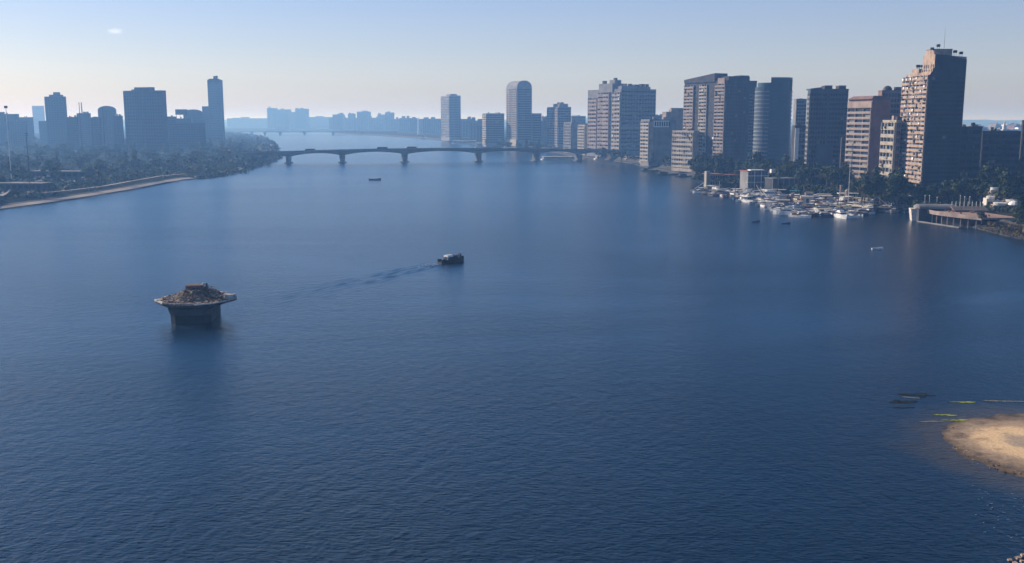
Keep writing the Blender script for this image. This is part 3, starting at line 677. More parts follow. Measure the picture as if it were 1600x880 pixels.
def tree_proto(kind, sd, lm):
    rnd = random.Random(sd); t = MB(); c = MB()
    if kind == 'broad':
        h = 9.5; t.bar((0, 0, -1), (.3, .1, 4), .38, M_bark, 7, .26)
        for k in range(6):
            a = k * 1.05 + rnd.random(); r = rnd.uniform(1.8, 3.6); z = rnd.uniform(5, 8)
            t.bar((.3, .1, 3.6), (r * math.cos(a), r * math.sin(a), z), .18, M_bark, 5, .06)
            leaf_clump(c, (r * math.cos(a), r * math.sin(a), z), rnd.uniform(1.7, 2.4), 75, .55, lm if rnd.random() < .7 else M_leafB, rnd)
        leaf_clump(c, (.3, .1, 8), 2.2, 90, .55, lm, rnd)
    elif kind == 'tall':
        t.bar((0, 0, -1), (.2, .2, 12), .36, M_bark, 7, .1)
        for k in range(8):
            a = k * 2.4; r = rnd.uniform(.8, 2.2) * (1 - k / 14); z = 4 + k * 1.15
            t.bar((0, 0, z - 1), (r * math.cos(a), r * math.sin(a), z), .12, M_bark, 4, .05)
            leaf_clump(c, (r * math.cos(a), r * math.sin(a), z), rnd.uniform(1.3, 1.9), 55, .5, lm, rnd, 1.0)
    elif kind == 'conifer':
        t.bar((0, 0, -1), (0, 0, 12), .3, M_bark, 6, .06)
        for k in range(9):
            z = 2 + k * 1.15; rr = 3.0 * (1 - k / 10.5)
            for q in range(5):
                a = q * 1.257 + k * .7
                leaf_clump(c, (rr * .6 * math.cos(a), rr * .6 * math.sin(a), z - .3), rr * .48 + .25, 17, .42, lm, rnd, .5)
    elif kind == 'palm':
        t.bar((0, 0, -1), (.5, .2, 9), .28, M_bark, 7, .2)
        for k in range(16):
            a = k * .3927 * 1.02 + (k % 2) * .2; up = .9 if k % 2 else .3; vs = []; ln = rnd.uniform(2.6, 3.4)
            for q in range(6):
                s_ = q / 5; x = ln * s_; z = 9 + up * x - .38 * x * x * .9
                d = Vector((math.cos(a), math.sin(a), 0)); w_ = Vector((-math.sin(a), math.cos(a), 0)) * (.45 * math.sin(math.pi * (s_ * .85 + .1)))
                p = Vector((.5, .2, z)) + d * x; vs += [p + w_ - Vector((0, 0, .2)), p, p - w_ - Vector((0, 0, .2))]
            fs = []
            for q in range(5): fs += [(q * 3, q * 3 + 1, q * 3 + 4, q * 3 + 3), (q * 3 + 1, q * 3 + 2, q * 3 + 5, q * 3 + 4)]
            c.add(vs, fs, lm)
    elif kind == 'bush':
        t.bar((0, 0, -.5), (0, 0, 1.2), .12, M_bark, 5)
        for k in range(5):
            a = k * 1.3; leaf_clump(c, (1.1 * math.cos(a), 1.1 * math.sin(a), 1.1 + .4 * rnd.random()), 1.15, 60, .34, lm, rnd, .8)
    return t.mesh('trunk'), c.mesh('crown')
PROTO = {}
for kind, sd, lm in (('broad', 1, M_leafA), ('broad', 2, M_leafA), ('broad', 3, M_leafB), ('tall', 4, M_leafA), ('tall', 5, M_leafB), ('conifer', 6, M_leafA), ('palm', 7, M_leafA), ('bush', 8, M_leafC), ('bush', 9, M_leafB)):
    PROTO[(kind, sd)] = tree_proto(kind, sd, lm)
NAMES = {'broad': 'broadleaf_tree', 'tall': 'poplar_tree', 'conifer': 'conifer_tree', 'palm': 'palm_tree', 'bush': 'bush'}
def tree(key, x, y, z, s, label, group, cat='tree', sz=None):
    t_, c_ = PROTO[key]
    r = empty(NAMES[key[0]], (x, y, z), random.uniform(0, 6.28)); sz = sz or s
    r.scale = (s, s, sz)
    tag(r, label, cat, group)
    link('trunk', t_, r); link('crown', c_, r)
    return r
def inside_left(x, Y):
    """metres inland from the left waterline"""
    return xs_at(LS, Y, min) - x
def xs_at(S, Y, f):
    out = []
    for a, b in zip(S, S[1:]):
        if min(a[1], b[1]) <= Y <= max(a[1], b[1]) and a[1] != b[1]: out.append(a[0] + (b[0] - a[0]) * (Y - a[1]) / (b[1] - a[1]))
    return f(out) if out else (0)
rv = random.Random(21)
KL = [('broad', 1), ('broad', 2), ('broad', 3), ('tall', 4), ('tall', 5), ('broad', 1), ('broad', 2)]
cnt = 0
while cnt < 290:
    Y = 470 + 1700 * rv.random() ** 1.7; X = xs_at(LS, Y, min) - 16 - rv.random() * (60 + 0.28 * Y)
    px = CX + X / Y * F_PX
    if px < -60: continue
    d = inside_left(X, Y)
    edge = d < 34
    if edge and rv.random() < .35: continue
    k = rv.choice(KL); s = rv.uniform(.75, 1.25) * (.6 if edge else 1.0)
    if Y < 640 and px < 210 and rv.random() < .55: s *= .6
    tree(k, X, Y, 4.0 if d > 20 else 2.8, s * 1.2, 'dark tree in the dense hazy wood on the left bank', 'trees of the wood on the left bank', sz=s)
    cnt += 1
# undergrowth that fills the wood: nobody could count it
def scrub(name, n, place, lm, label, size, cl=10, ls=.55, r=2.0):
    mb = MB(); rnd = random.Random(n)
    for k in range(n):
        p = place(rnd)
        if p is None: continue
        s = rnd.uniform(.6, 1.3) * size
        leaf_clump(mb, (p[0], p[1], p[2] + s * .7), r * s, cl, ls * s, lm if rnd.random() < .75 else M_leafB, rnd, .65)
    return tag(mb.build(name), label, kind='stuff')
def pl(rnd):
    Y = 440 + 2000 * rnd.random() ** 1.8; X = xs_at(LS, Y, min) - 15 - rnd.random() * (40 + .42 * Y)
    return (X, Y, 3.4 if inside_left(X, Y) > 22 else 2.0)
scrub('undergrowth', 6500, pl, M_leafA, 'dense dark scrub covering the left bank', 1.5, 15, .8, 2.6)
def pe(rnd):
    Y = rnd.uniform(1050, 3600); X = xs_at(LS, Y, max) - rnd.random() * 90 - 3
    return (X, Y, 2.5)
scrub('promontory_bushes', 700, pe, M_leafA, 'dark scrub on the headland beyond the bridge', 2.6, 12, .9, 2.4)

def pw(rnd):
    Y = rnd.uniform(850, 1400); X = xs_at(LS, Y, max) - rnd.gauss(5, 5)
    return (X, Y, .2)
scrub('undergrowth', 520, pw, M_leafA, 'ragged dark bushes hanging over the left waterside before the bridge', 1.5, 14, .7, 2.2)
def pb(rnd):
    px = rnd.uniform(1522, 1690); t = (px - 1522) / 168; p = at(px, 356 + 38 * t - abs(rnd.gauss(0, 9)), 1.5); return (p.x + 2, p.y, 1.0)
scrub('waterside_shrubs', 420, pb, M_leafC, 'brown and olive shrubs crowding the near right waterside', .9, 22, .32, 1.5)
# right bank belt of trees between embankment and towers
KR = [('broad', 1), ('broad', 2), ('tall', 4), ('broad', 2), ('conifer', 6)]
def belt(n, p0, p1, Y0, Y1, smin, smax, label, group, keys=KR, z=5.2, sd=1):
    rnd = random.Random(sd)
    for k in range(n):
        px = rnd.uniform(p0, p1); t = (px - p0) / (p1 - p0); Y = Y0 + (Y1 - Y0) * t + rnd.uniform(-14, 14)
        s = rnd.uniform(smin, smax); tree(rnd.choice(keys), x_at(px, Y, 8), Y, z, s, label, group)
belt(34, 1085, 1190, 800, 745, 1.1, 1.6, 'dark tree along the avenue at the foot of the raked crown tower', 'avenue trees below the raked crown tower', sd=31)
belt(50, 1180, 1325, 735, 640, 1.1, 1.6, 'dark tree in the belt below the curved and dark blue towers', 'tree belt below the blue towers', sd=32)
belt(12, 1330, 1352, 610, 600, .6, .8, 'small dark tree before the pink striped block', 'small trees before the pink striped block', sd=33)
belt(20, 1342, 1408, 565, 548, 1.1, 1.5, 'large dark tree right of the flagpole, in the clump before the cream house', 'dark clump of big trees before the cream house', sd=34)
belt(16, 1412, 1500, 556, 540, .7, 1.0, 'dark tree in the shade at the foot of the tallest tower', 'shaded trees at the foot of the tallest tower', sd=35)
belt(30, 1490, 1640, 548, 500, 1.1, 1.6, 'dark tree in the shaded grove at the right edge', 'shaded grove at the right edge', sd=36)
belt(24, 930, 1060, 1190, 960, .9, 1.3, 'small dark tree on the quay between the bridge end and the white topped block', 'quay trees near the bridge end', sd=37)
belt(12, 740, 880, 1650, 1420, 1.0, 1.4, 'hazy tree on the far quay behind the bridge', 'hazy quay trees behind the bridge', sd=38)
def pr(rnd):
    px = rnd.uniform(1085, 1440); t = (px - 1085) / 355; Y = 790 - 240 * t + rnd.uniform(-30, 12); return (x_at(px, Y, 6), Y, 5)
scrub('undergrowth', 900, pr, M_leafA, 'dark shrubs under the trees of the right quay', 1.2, 16, .6, 2.0)
def pn(rnd):
    px = rnd.uniform(925, 1095); t = (px - 925) / 170; Y = 1290 - 420 * t + rnd.uniform(-60, 60); X = x_at(px, Y, 6)
    return (X, Y, 5) if X > xs_at(RS, Y, max) + 6 else None
scrub('undergrowth', 420, pn, M_leafA, 'dark shrubs on the quay between the bridge end and the kiosk', 1.5, 14, .7, 2.2)
def pq(rnd):
    px = rnd.uniform(1440, 1640); t = (px - 1440) / 200; Y = 520 - 40 * t + rnd.uniform(-12, 50); return (x_at(px, Y, 6), Y, 5)
scrub('undergrowth', 500, pq, M_leafA, 'dark shrubs under the shaded grove at the right edge', 1.1, 16, .5, 1.8)
# brown reeds at the right waterside, big bushes
for i, (px, py, k, s) in enumerate(((1536, 358, 8, .9), (1548, 361, 8, 1.2), (1560, 364, 8, 1.1), (1572, 367, 8, 1.35), (1584, 370, 8, 1.3), (1596, 373, 8, 1.5), (1610, 377, 8, 1.5), (1566, 358, 9, 1.1), (1582, 360, 8, 1.2), (1598, 362, 8, 1.5), (1553, 353, 9, .9), (1540, 350, 9, .8))):
    p = at(px, py, 1.0)
    tree(('bush', k), p.x + 5, p.y + 2, 1.6, s * 1.25, 'brownish dry bush at the water edge in the right corner of the bank', 'dry bushes at the water edge on the right', cat='bush')
p = at(1592, 352, 4); tree(('conifer', 6), p.x, p.y, 4, 1.15, 'dark conifer standing just right of the brown terrace, above the dry bushes', None)
p = at(1530, 350, 4); tree(('broad', 1), p.x + 3, p.y + 4, 4, .55, 'small round tree beside the right tip of the brown terrace', None)
for i, px in enumerate((1215, 1246, 1300)):
    Y = 640; tree(('palm', 7), x_at(px, Y, 8), Y, 5, 1.0, 'palm tree on the quay below the blue towers', 'palms on the quay below the blue towers')
# ---------------------------------------------------------------- the arched road bridge
M_bridge = mat('bridge_concrete', (0.13, 0.135, 0.125), (0.08, 0.085, 0.08), scale=0.3)
A = Vector((x_at(415, 1150, 10), 1150)); B = Vector((x_at(950, 1235, 10), 1235)); dv = (B - A); Lb = dv.length; ang = math.atan2(dv.y, dv.x)
br = tag(empty('road_bridge', (A.x, A.y, 0), ang), 'long low concrete bridge on haunched piers crossing the whole river', 'bridge')
def s_of(px):   # distance along the bridge seen at this column
    k = (px - CX) / F_PX; kk = k * math.cos(PITCH); k0 = -k * (10 - CAM_H) * math.sin(PITCH); d = dv.normalized()
    return (kk * A.y + k0 - A.x) / (d.x - kk * d.y)
piers = [s_of(p) for p in (450.6, 535, 633, 749, 840, 907)]
def ztop(s): t = (s - piers[2]) / (piers[3] - piers[2]); q = (s - (piers[2] + piers[3]) / 2) / (Lb * .5); return 15.2 - 3.2 * q * q
def zbot(s):
    z = 2.3; ps = [-30] + piers + [Lb + 20]
    for a, b in zip(ps, ps[1:]):
        if a <= s <= b:
            u = (s - a) / (b - a); z = 2.2 + 3.6 * abs(2 * u - 1) ** 2.2
    return ztop(s) - z
WB = 18.0
bounds = [-25] + piers + [Lb + 15]
for a, b in zip(bounds, bounds[1:]):
    m = MB(); rings = []
    n = 16
    for i in range(n + 1):
        s = a + (b - a) * i / n
        zt, zb = ztop(s), zbot(s + (1e-3 if i == 0 else -1e-3))
        rings.append([(s, 0, zt), (s, -.0, zt - 1.0), (s, 2.2, zt - 1.6), (s, 2.6, zb), (s, WB - 2.6, zb), (s, WB - 2.2, zt - 1.6), (s, WB, zt - 1.0), (s, WB, zt)])
    m.loft(rings, M_bridge); m.build('deck_span', br)
    for y in (-.12, WB - .2):
        m = MB(); rings = []
        for i in range(n + 1):
            s = a + (b - a) * i / n; z = ztop(s)
            rings.append([(s, y, z - .6), (s, y + .3, z - .6), (s, y + .3, z + 1.0), (s, y, z + 1.0)])
        m.loft(rings, M_bridge); m.build('parapet', br)
for s in piers:
    m = MB(); zb = zbot(s) + .1
    w1 = 3.4
    m.box(s - 5.2, s + 5.2, 1, WB - 1, -2, .9, M_bridge, top=.97)
    m.prism([(s - 2.6, 2), (s, 0.2), (s + 2.6, 2), (s + 2.6, WB - 2), (s, WB - .2), (s - 2.6, WB - 2)], .85, zb, M_bridge, top=[(s - w1, 2), (s, 0.6), (s + w1, 2), (s + w1, WB - 2), (s, WB - .6), (s - w1, WB - 2)])
    m.build('pier', br)
for k in range(22):
    s = 10 + k * (Lb - 20) / 21; z = ztop(s)
    if k == 0:
        m = MB(); m.bar((0, 0, -.5), (0, 0, 8), .13, M_metal, 5, .08); m.bar((0, 0, 8), (0, 1.8, 8.4), .08, M_metal, 4); m.box(-.15, .15, 1.4, 2.4, 8.3, 8.5, M_dark); lm_ = m.mesh('street_lamp')
    o = link('street_lamp', lm_); d = dv.normalized(); nn = Vector((-d.y, d.x))
    p = A + d * s + nn * (.6 if k % 2 else WB - .6); o.location = (p.x, p.y, z); o.rotation_euler.z = ang + (0 if k % 2 else math.pi)
    tag(o, 'slim street lamp standing along the parapet of the long bridge', 'street lamp', 'street lamps on the long bridge')
# vehicles crossing
def vehicle(name, label, s, lane, L_, Wd, Hh, body, cat, cab=None):
    d = dv.normalized(); nn = Vector((-d.y, d.x)); p = A + d * s + nn * lane
    r = tag(empty(name, (p.x, p.y, ztop(s) + .02), ang), label, cat)
    m = MB()
    if cat == 'car': m.prism([(-L_ / 2, 0), (L_ / 2, 0), (L_ / 2, .8), (-L_ / 2, .8)], 0, 1, body) if False else m.box(-L_ / 2, L_ / 2, -Wd / 2, Wd / 2, .3, .85, body); m.box(-L_ * .28, L_ * .25, -Wd * .45, Wd * .45, .84, Hh, M_glass, top=.8)
    if cat != 'car': m.box(-L_ / 2, L_ / 2, -Wd / 2, Wd / 2, .45, Hh, body, top=.96)
    m.build('body', r)
    if cat != 'car':
        m = MB(); m.box(-L_ * .46, L_ * .46, -Wd / 2 - .02, Wd / 2 + .02, Hh * .5, Hh * .8, M_glass, top=.97); m.build('window_band', r)
    for x in (-L_ * .32, L_ * .32):
        for y in (-Wd / 2 + .12, Wd / 2 - .12):
            m = MB(); m.bar((x, y - .14, .45), (x, y + .14, .45), .45, M_dark, 10); m.build('wheel', r)
M_car = [mat('car_paint_' + n_, c_, rough=.35) for n_, c_ in (('white', (.6, .6, .6)), ('black', (.03, .03, .035)), ('red', (.3, .04, .03)), ('silver', (.35, .36, .37)))]
vehicle('bus', 'dark bus on the left part of the bridge', s_of(485), 4.5, 11.5, 2.5, 3.1, M_dgrey, 'bus')
vehicle('bus', 'dark bus just left of the highest bridge span', s_of(598), 4.5, 12, 2.5, 3.3, M_dgrey, 'bus')
vehicle('truck', 'dark truck crossing over the central bridge pier', s_of(644), 4.5, 12, 2.5, 3.3, M_brown, 'truck')
VC = ['white car', 'black car', 'red car', 'silver car']
for i, (px, ln, wh) in enumerate(((515, 8, 'between the left bus and the second pier'), (560, 4.5, 'left of the middle bus'), (675, 8, 'right of the truck'), (700, 4.5, 'on the highest bridge span'), (728, 12, 'just before the fourth pier'), (780, 4.5, 'past the fourth pier'), (812, 8, 'near the right bridge end'), (865, 12, 'on the right bridge ramp'))):
    vehicle('car', VC[i % 4] + ' on the bridge ' + wh, s_of(px), ln, 4.4, 1.8, 1.45, M_car[i % 4], 'car')

# far bridge
fa, fb = at(352, 211.5), at(520, 213.2); Yf = 3300
fbz = tag(empty('far_bridge', (x_at(300, Yf, 10), Yf, 0)), 'thin far bridge crossing the river bend in the haze', 'bridge')
x0, x1 = x_at(300, Yf), x_at(620, Yf); m = MB(); m.box(0, x1 - x0, 0, 16, 9, 11.5, M_bridge); m.build('deck', fbz)
for px in (372, 392, 413, 437, 475, 520, 565):
    x = x_at(px, Yf) - x0; m = MB(); m.box(x - 4.5, x + 4.5, 1, 15, 6.5, 9, M_bridge); m.box(x - 2.5, x + 2.5, 2, 14, -2, 6.5, M_bridge); m.build('pier', fbz)

# ---------------------------------------------------------------- ruined bridge pier in the river
M_pierc = mat('shaded_weathered_concrete', (0.075, 0.072, 0.07), (0.035, 0.034, 0.033), scale=0.6, stretch=(1, 1, .3))  # concrete tone darkened to carry the shade on the pier's camera side
M_wetc = mat('wet_pier_concrete', (0.014, 0.014, 0.013), (0.008, 0.008, 0.008), scale=0.6, rough=.5)
M_rub = mat('rubble_stone', (0.50, 0.38, 0.30), (0.20, 0.15, 0.12), scale=1.2)
M_rubd = mat('earth_and_dry_weeds', (0.20, 0.145, 0.10), (0.07, 0.055, 0.045), scale=1.1, det=8, bump=.2)
M_rubw = mat('pale_limestone', (0.66, 0.60, 0.53), (0.42, 0.37, 0.32), scale=1.0)
M_redc = mat('red_brick_slab', (0.24, 0.10, 0.075), (0.14, 0.06, 0.05), scale=1.0)
pc = at(297.5, 506, 0); px0, py0 = pc.x, pc.y
rp = tag(empty('ruined_bridge_pier', (px0, py0, 0), R(6)), 'lone ruined pier in the river, flared deck heaped with rubble and dry weeds', 'ruin')
zc = 4.9; rq = random.Random(5)
def oct_(hx, y0, y1, c): return [(-hx, y0 + c), (-hx + c, y0), (hx - c, y0), (hx, y0 + c), (hx, y1 - c), (hx - c, y1), (-hx + c, y1), (-hx, y1 - c)]
m = MB(); m.prism(oct_(4.85, -.1, 15, 1.4), -3, 2.1, M_wetc, top=oct_(4.95, -.15, 15, 1.4)); m.build('wet_footing', rp)
m = MB(); m.prism(oct_(4.97, -.18, 15.1, 1.4), 2.1, 3.7, M_pierc, top=oct_(5.5, -.5, 15.5, 1.4)); m.build('shaft', rp)
cap = [(-9.9, 6.2), (-6.8, 1.2), (-3.0, -1.1), (1.5, -1.5), (5.6, .2), (8.6, 4.2), (10.3, 7.6), (7.6, 13), (3.2, 18.2), (-2.5, 18.8), (-6.8, 14.2)]
capi = [(max(-5.75, min(5.75, x * .7)), max(-.5, min(15.5, 2 + (y - 2) * .85))) for x, y in cap]
m = MB(); m.loft([[(x, y, 3.65) for x, y in capi], [(x * .97, y, 4.35) for x, y in cap], [(x, y, zc) for x, y in cap]], M_pierc); m.build('flared_deck', rp)
nseg = len(cap)
for i in range(nseg):
    a, b = Vector(cap[i]), Vector(cap[(i + 1) % nseg]); n_ = max(1, int((b - a).length / 2.6))
    for k in range(n_):
        if rq.random() < .12: continue
        p, q = a.lerp(b, k / n_), a.lerp(b, (k + .94) / n_); d = (q - p).normalized(); nn = Vector((-d.y, d.x)); h = rq.uniform(.15, .42)
        m = MB(); t_ = .45; vs = [(*(p), zc - .1), (*(q), zc - .1), (*(q + nn * t_), zc - .1), (*(p + nn * t_), zc - .1)]
        vs += [(v[0] + rq.uniform(-.05, .05), v[1], zc + h) for v in vs]
        m.add(vs, [(0, 3, 2, 1), (4, 5, 6, 7), (0, 1, 5, 4), (1, 2, 6, 5), (2, 3, 7, 6), (3, 0, 4, 7)], M_rubw if rq.random() < .6 else M_rub); m.build('kerb_stone', rp)
# mound
n = 44; vs = []; fs = []
for j in range(n + 1):
    for i in range(n + 1):
        x = -9.6 + 19.6 * i / n; y = -1.2 + 19.6 * j / n
        dx, dy = (x + .1) / 4.5, (y - 9.3) / 6.0; r = math.sqrt(dx * dx + dy * dy)
        h = 2.5 * max(0, min(1, (1.28 - r) / .95)) ** .8
        h += .5 * noise.noise(Vector((x * .5, y * .5, 1))) + .28 * noise.noise(Vector((x * 1.7, y * 1.7, 4)))
        # inside the deck outline only
        e_ = 9e9
        for q in range(nseg):
            a, b = Vector(cap[q]), Vector(cap[(q + 1) % nseg]); d = (b - a).normalized(); e_ = min(e_, d.x * (y - a.y) - d.y * (x - a.x))
        h = h + .25 if e_ > .3 else -1.0
        h = min(h, max(-1, (e_ - .3) * 1.2))
        vs.append((x, y, zc + max(h, -.3)))
for j in range(n):
    for i in range(n):
        a = j * (n + 1) + i
        if max(vs[q][2] for q in (a, a + 1, a + n + 2, a + n + 1)) > zc - .2: fs.append((a, a + 1, a + n + 2, a + n + 1))
m = MB(); m.add(vs, fs, M_rubd); m.build('earth_mound', rp)
def hgt(x, y):
    i = int((x + 9.6) / 19.6 * n); j = int((y + 1.2) / 19.6 * n); return vs_g[min(n, max(0, j)) * (n + 1) + min(n, max(0, i))][2]
vs_g = vs
def stone(mb, x, y, z, s, mt, rnd):
    pts = []
    for (a, b, c) in ((-1, -1, -1), (1, -1, -1), (1, 1, -1), (-1, 1, -1), (-1, -1, 1), (1, -1, 1), (1, 1, 1), (-1, 1, 1)):
        pts.append((x + a * s * rnd.uniform(.5, 1.1), y + b * s * rnd.uniform(.4, 1.0), z + c * s * rnd.uniform(.3, .6)))
    mb.add(pts, [(0, 3, 2, 1), (4, 5, 6, 7), (0, 1, 5, 4), (1, 2, 6, 5), (2, 3, 7, 6), (3, 0, 4, 7)], mt)
rub = MB()
for k in range(1100):
    x, y = rq.uniform(-9.3, 9.8), rq.uniform(-1, 18); h = hgt(x, y)
    if h < zc + .05: continue
    band = abs(x) > 4 or h < zc + 1.2
    if not band and rq.random() < .7: continue
    stone(rub, x, y, h + .05, rq.uniform(.1, .32), rq.choice((M_rub, M_rubw, M_rub, M_redc, M_rubd)), rq)
tag(rub.build('rubble', rp), 'pink and cream broken masonry', kind='stuff')
wd = MB()
for k in range(260):
    x, y = rq.uniform(-7.5, 8), rq.uniform(0, 17); h = hgt(x, y)
    if h > zc + .3: leaf_clump(wd, (x, y, h + .15), .5, 9, .16, M_leafC if rq.random() < .6 else M_bark, rq, .8)
tag(wd.build('dry_weeds', rp), None, kind='stuff')
for (x, y, s, mt) in ((-8.2, 5.0, .75, M_rubw), (-8.9, 6.0, .6, M_rubw), (8.4, 6.6, 1.3, M_rubw), (9.0, 7.6, 1.2, M_rubw), (7.4, 8.4, .7, M_rub), (-3.4, 8.0, .5, M_rubw), (4.6, 6.2, .5, M_rub), (-6.4, 3.4, .55, M_rub), (-4.8, 2.2, .5, M_rub), (5.8, 8.4, .6, M_rubw)):
    m = MB(); stone(m, x, y, max(zc, hgt(x, y)) + s * .3, s, mt, rq); m.build('masonry_block', rp)
zt = zc + 2.85
m = MB(); m.box(-2.5, 1.4, 7.8, 11.0, zt - .6, zt + .45, M_redc, rz=.05); m.build('brick_plinth', rp)
m = MB(); m.box(-2.5, 1.6, 8.2, 11.0, zt + .45, zt + .55, M_rubd, rz=.05); m.build('plinth_slab', rp)
m = MB(); m.loft([[(2.0 + .45 * math.cos(p) * math.cos(t_ * .785), 8.2 + .45 * math.cos(p) * math.sin(t_ * .785), zt + .75 + .45 * math.sin(p)) for t_ in range(8)] for p in (-1.3, -.7, 0, .7, 1.3)], M_rubw); m.build('stone_ball', rp)
m = MB(); m.bar((2.5, 9.2, zt - .4), (2.55, 9.2, zt + .9), .28, M_dark, 6); m.build('iron_bollard', rp)
m = MB(); pp = None
for k in range(7):
    t_ = math.pi * k / 6; q = (3.9 - .9 * math.cos(t_), 9.0, zt - .7 + .9 * math.sin(t_))
    if pp: m.bar(pp, q, .14, M_white, 5)
    pp = q
m.build('pipe_hoop', rp)

# ---------------------------------------------------------------- boats
M_hulls = {'white': mat('boat_white', (.86, .85, .83), (.58, .57, .55), scale=.7, rough=.4), 'cream': mat('boat_cream', (.62, .55, .42), (.5, .44, .34), scale=.7, rough=.5),
  'grey': mat('boat_grey', (.34, .35, .36), (.25, .26, .27), scale=.7, rough=.5), 'dark blue': mat('boat_blue', (.045, .075, .15), (.03, .05, .10), scale=.7, rough=.4),
  'black': mat('boat_black', (.03, .03, .03), (.018, .018, .018), scale=.7, rough=.5), 'turquoise': mat('boat_turquoise', (.10, .34, .36), (.08, .25, .27), scale=.7, rough=.5),
  'rusty brown': mat('boat_rust', (.24, .12, .07), (.12, .06, .04), scale=1.2, rough=.8), 'red': mat('boat_red', (.34, .06, .045), (.24, .04, .03), scale=.7, rough=.5)}
M_wood = mat('boat_wood', (.30, .19, .11), (.18, .11, .065), scale=2, stretch=(1, 4, 1))
def hull_rings(L_, Wd, Hh, sheer=.5, bluff=.85):
    out = []
    for i in range(9):
        t_ = i / 8; x = -L_ / 2 + L_ * t_
        w = Wd / 2 * (bluff + (1 - bluff) * min(1, t_ * 3)) * (1 if t_ < .5 else max(.03, max(0, math.cos((t_ - .5) * math.pi)) ** .7))
        z = Hh + sheer * max(0, t_ - .3) ** 2 * 1.6
        out.append([(x, -w, z), (x + .02, -w * .8, -.1), (x, -w * .35, -.45), (x, w * .35, -.45), (x + .02, w * .8, -.1), (x, w, z), (x, w * .82, z - .02), (x, w * .74, z - Hh * .45), (x, -w * .74, z - Hh * .45), (x, -w * .82, z - .02)])
    return out
BM = {}
def boat_mesh(kind, hull, cover):
    key = (kind, hull, cover)
    if key in BM: return BM[key]
    H_ = M_hulls[hull]; C_ = M_hulls.get(cover, M_white); parts = []
    L_, Wd, Hh = {'cabin motorboat': (8.5, 2.9, 1.0), 'open launch': (6.5, 2.2, .7), 'canopied ferry boat': (11, 3.4, .9), 'rowing boat': (4.4, 1.5, .5), 'yacht': (14, 4.0, 1.5), 'sailing felucca': (9.5, 3.0, .8)}[kind]
    m = MB(); m.loft(hull_rings(L_, Wd, Hh), H_); parts.append(('hull', m.mesh('hull')))
    m = MB(); m.box(-L_ * .47, L_ * .3, -Wd * .36, Wd * .36, Hh * .3, Hh * .62, M_wood if cover in ('cream', 'none') else M_white); parts.append(('deck', m.mesh('deck')))
    if kind in ('cabin motorboat', 'yacht'):
        m = MB(); k = 1.0 if kind == 'cabin motorboat' else 1.35
        m.box(-L_ * .12, L_ * .26, -Wd * .34, Wd * .34, Hh * .6, Hh + .8 * k, H_ if hull == 'white' else M_white, top=.86); parts.append(('cabin', m.mesh('cabin')))
        m = MB(); m.box(-L_ * .10, L_ * .25, -Wd * .345, Wd * .345, Hh + .25 * k, Hh + .62 * k, M_glass, top=.93); parts.append(('window', m.mesh('window')))
        m = MB(); m.box(-L_ * .42, L_ * .02, -Wd * .38, Wd * .38, Hh + 1.5 * k, Hh + 1.62 * k, C_)
        for x in (-.40, -.02):
            for y in (-.35, .35): m.bar((L_ * x, Wd * y, Hh * .6), (L_ * x, Wd * y, Hh + 1.52 * k), .04, M_metal, 4)
        parts.append(('canopy', m.mesh('canopy')))
        if kind == 'yacht':
            m = MB(); m.box(-L_ * .1, L_ * .14, -Wd * .28, Wd * .28, Hh + 1.08, Hh + 1.9, M_white, top=.85); m.bar((-L_ * .05, 0, Hh + 1.8), (-L_ * .07, 0, Hh + 4.4), .06, M_metal, 4); parts.append(('flybridge', m.mesh('flybridge')))
    elif kind == 'canopied ferry boat':
        m = MB(); r0, r1 = [], []
        m.loft([[(x, -Wd * .45 * math.cos(a), Hh + 1.5 + .35 * math.sin(a)) for a in [math.pi * q / 6 for q in range(7)]] for x in (-L_ * .42, L_ * .25)], C_)
        for x in (-.40, -.08, .23):
            for y in (-.42, .42): m.bar((L_ * x, Wd * y, Hh * .6), (L_ * x, Wd * y, Hh + 1.6), .05, M_metal, 4)
        parts.append(('canopy', m.mesh('canopy')))
        m = MB()
        for y in (-.3, .3): m.box(-L_ * .4, L_ * .2, Wd * y - .25, Wd * y + .25, Hh * .6, Hh * .6 + .4, M_wood)
        parts.append(('bench', m.mesh('bench')))
    elif kind == 'sailing felucca':
        m = MB(); m.bar((L_ * .12, 0, .2), (L_ * .14, 0, 6.5), .09, M_wood, 6, .06); parts.append(('mast', m.mesh('mast')))
        m = MB(); m.bar((L_ * .42, 0, 2.0), (-L_ * .30, 0, 7.0), .09, M_wood, 6, .05); m.bar((L_ * .38, .05, 2.4), (-L_ * .26, .05, 6.6), .16, C_, 6, .1); parts.append(('yard', m.mesh('yard')))
    else:
        m = MB()
        for x in (-.25, .02, .2): m.box(L_ * x - .15, L_ * x + .15, -Wd * .37, Wd * .37, Hh * .75, Hh * .85, M_wood)
        parts.append(('thwart', m.mesh('thwart')))
        if kind == 'open launch':
            m = MB(); m.box(-L_ * .49 - .3, -L_ * .49 + .05, -.25, .25, .0, Hh + .5, M_dark, top=.8); parts.append(('outboard_motor', m.mesh('outboard_motor')))
            if cover != 'none':
                m = MB(); m.box(-L_ * .3, L_ * .2, -Wd * .42, Wd * .42, Hh + .95, Hh + 1.05, C_)
                for x in (-.28, .18):
                    for y in (-.38, .38): m.bar((L_ * x, Wd * y, Hh * .5), (L_ * x, Wd * y, Hh + 1), .035, M_metal, 4)
                parts.append(('canopy', m.mesh('canopy')))
    BM[key] = parts; return parts
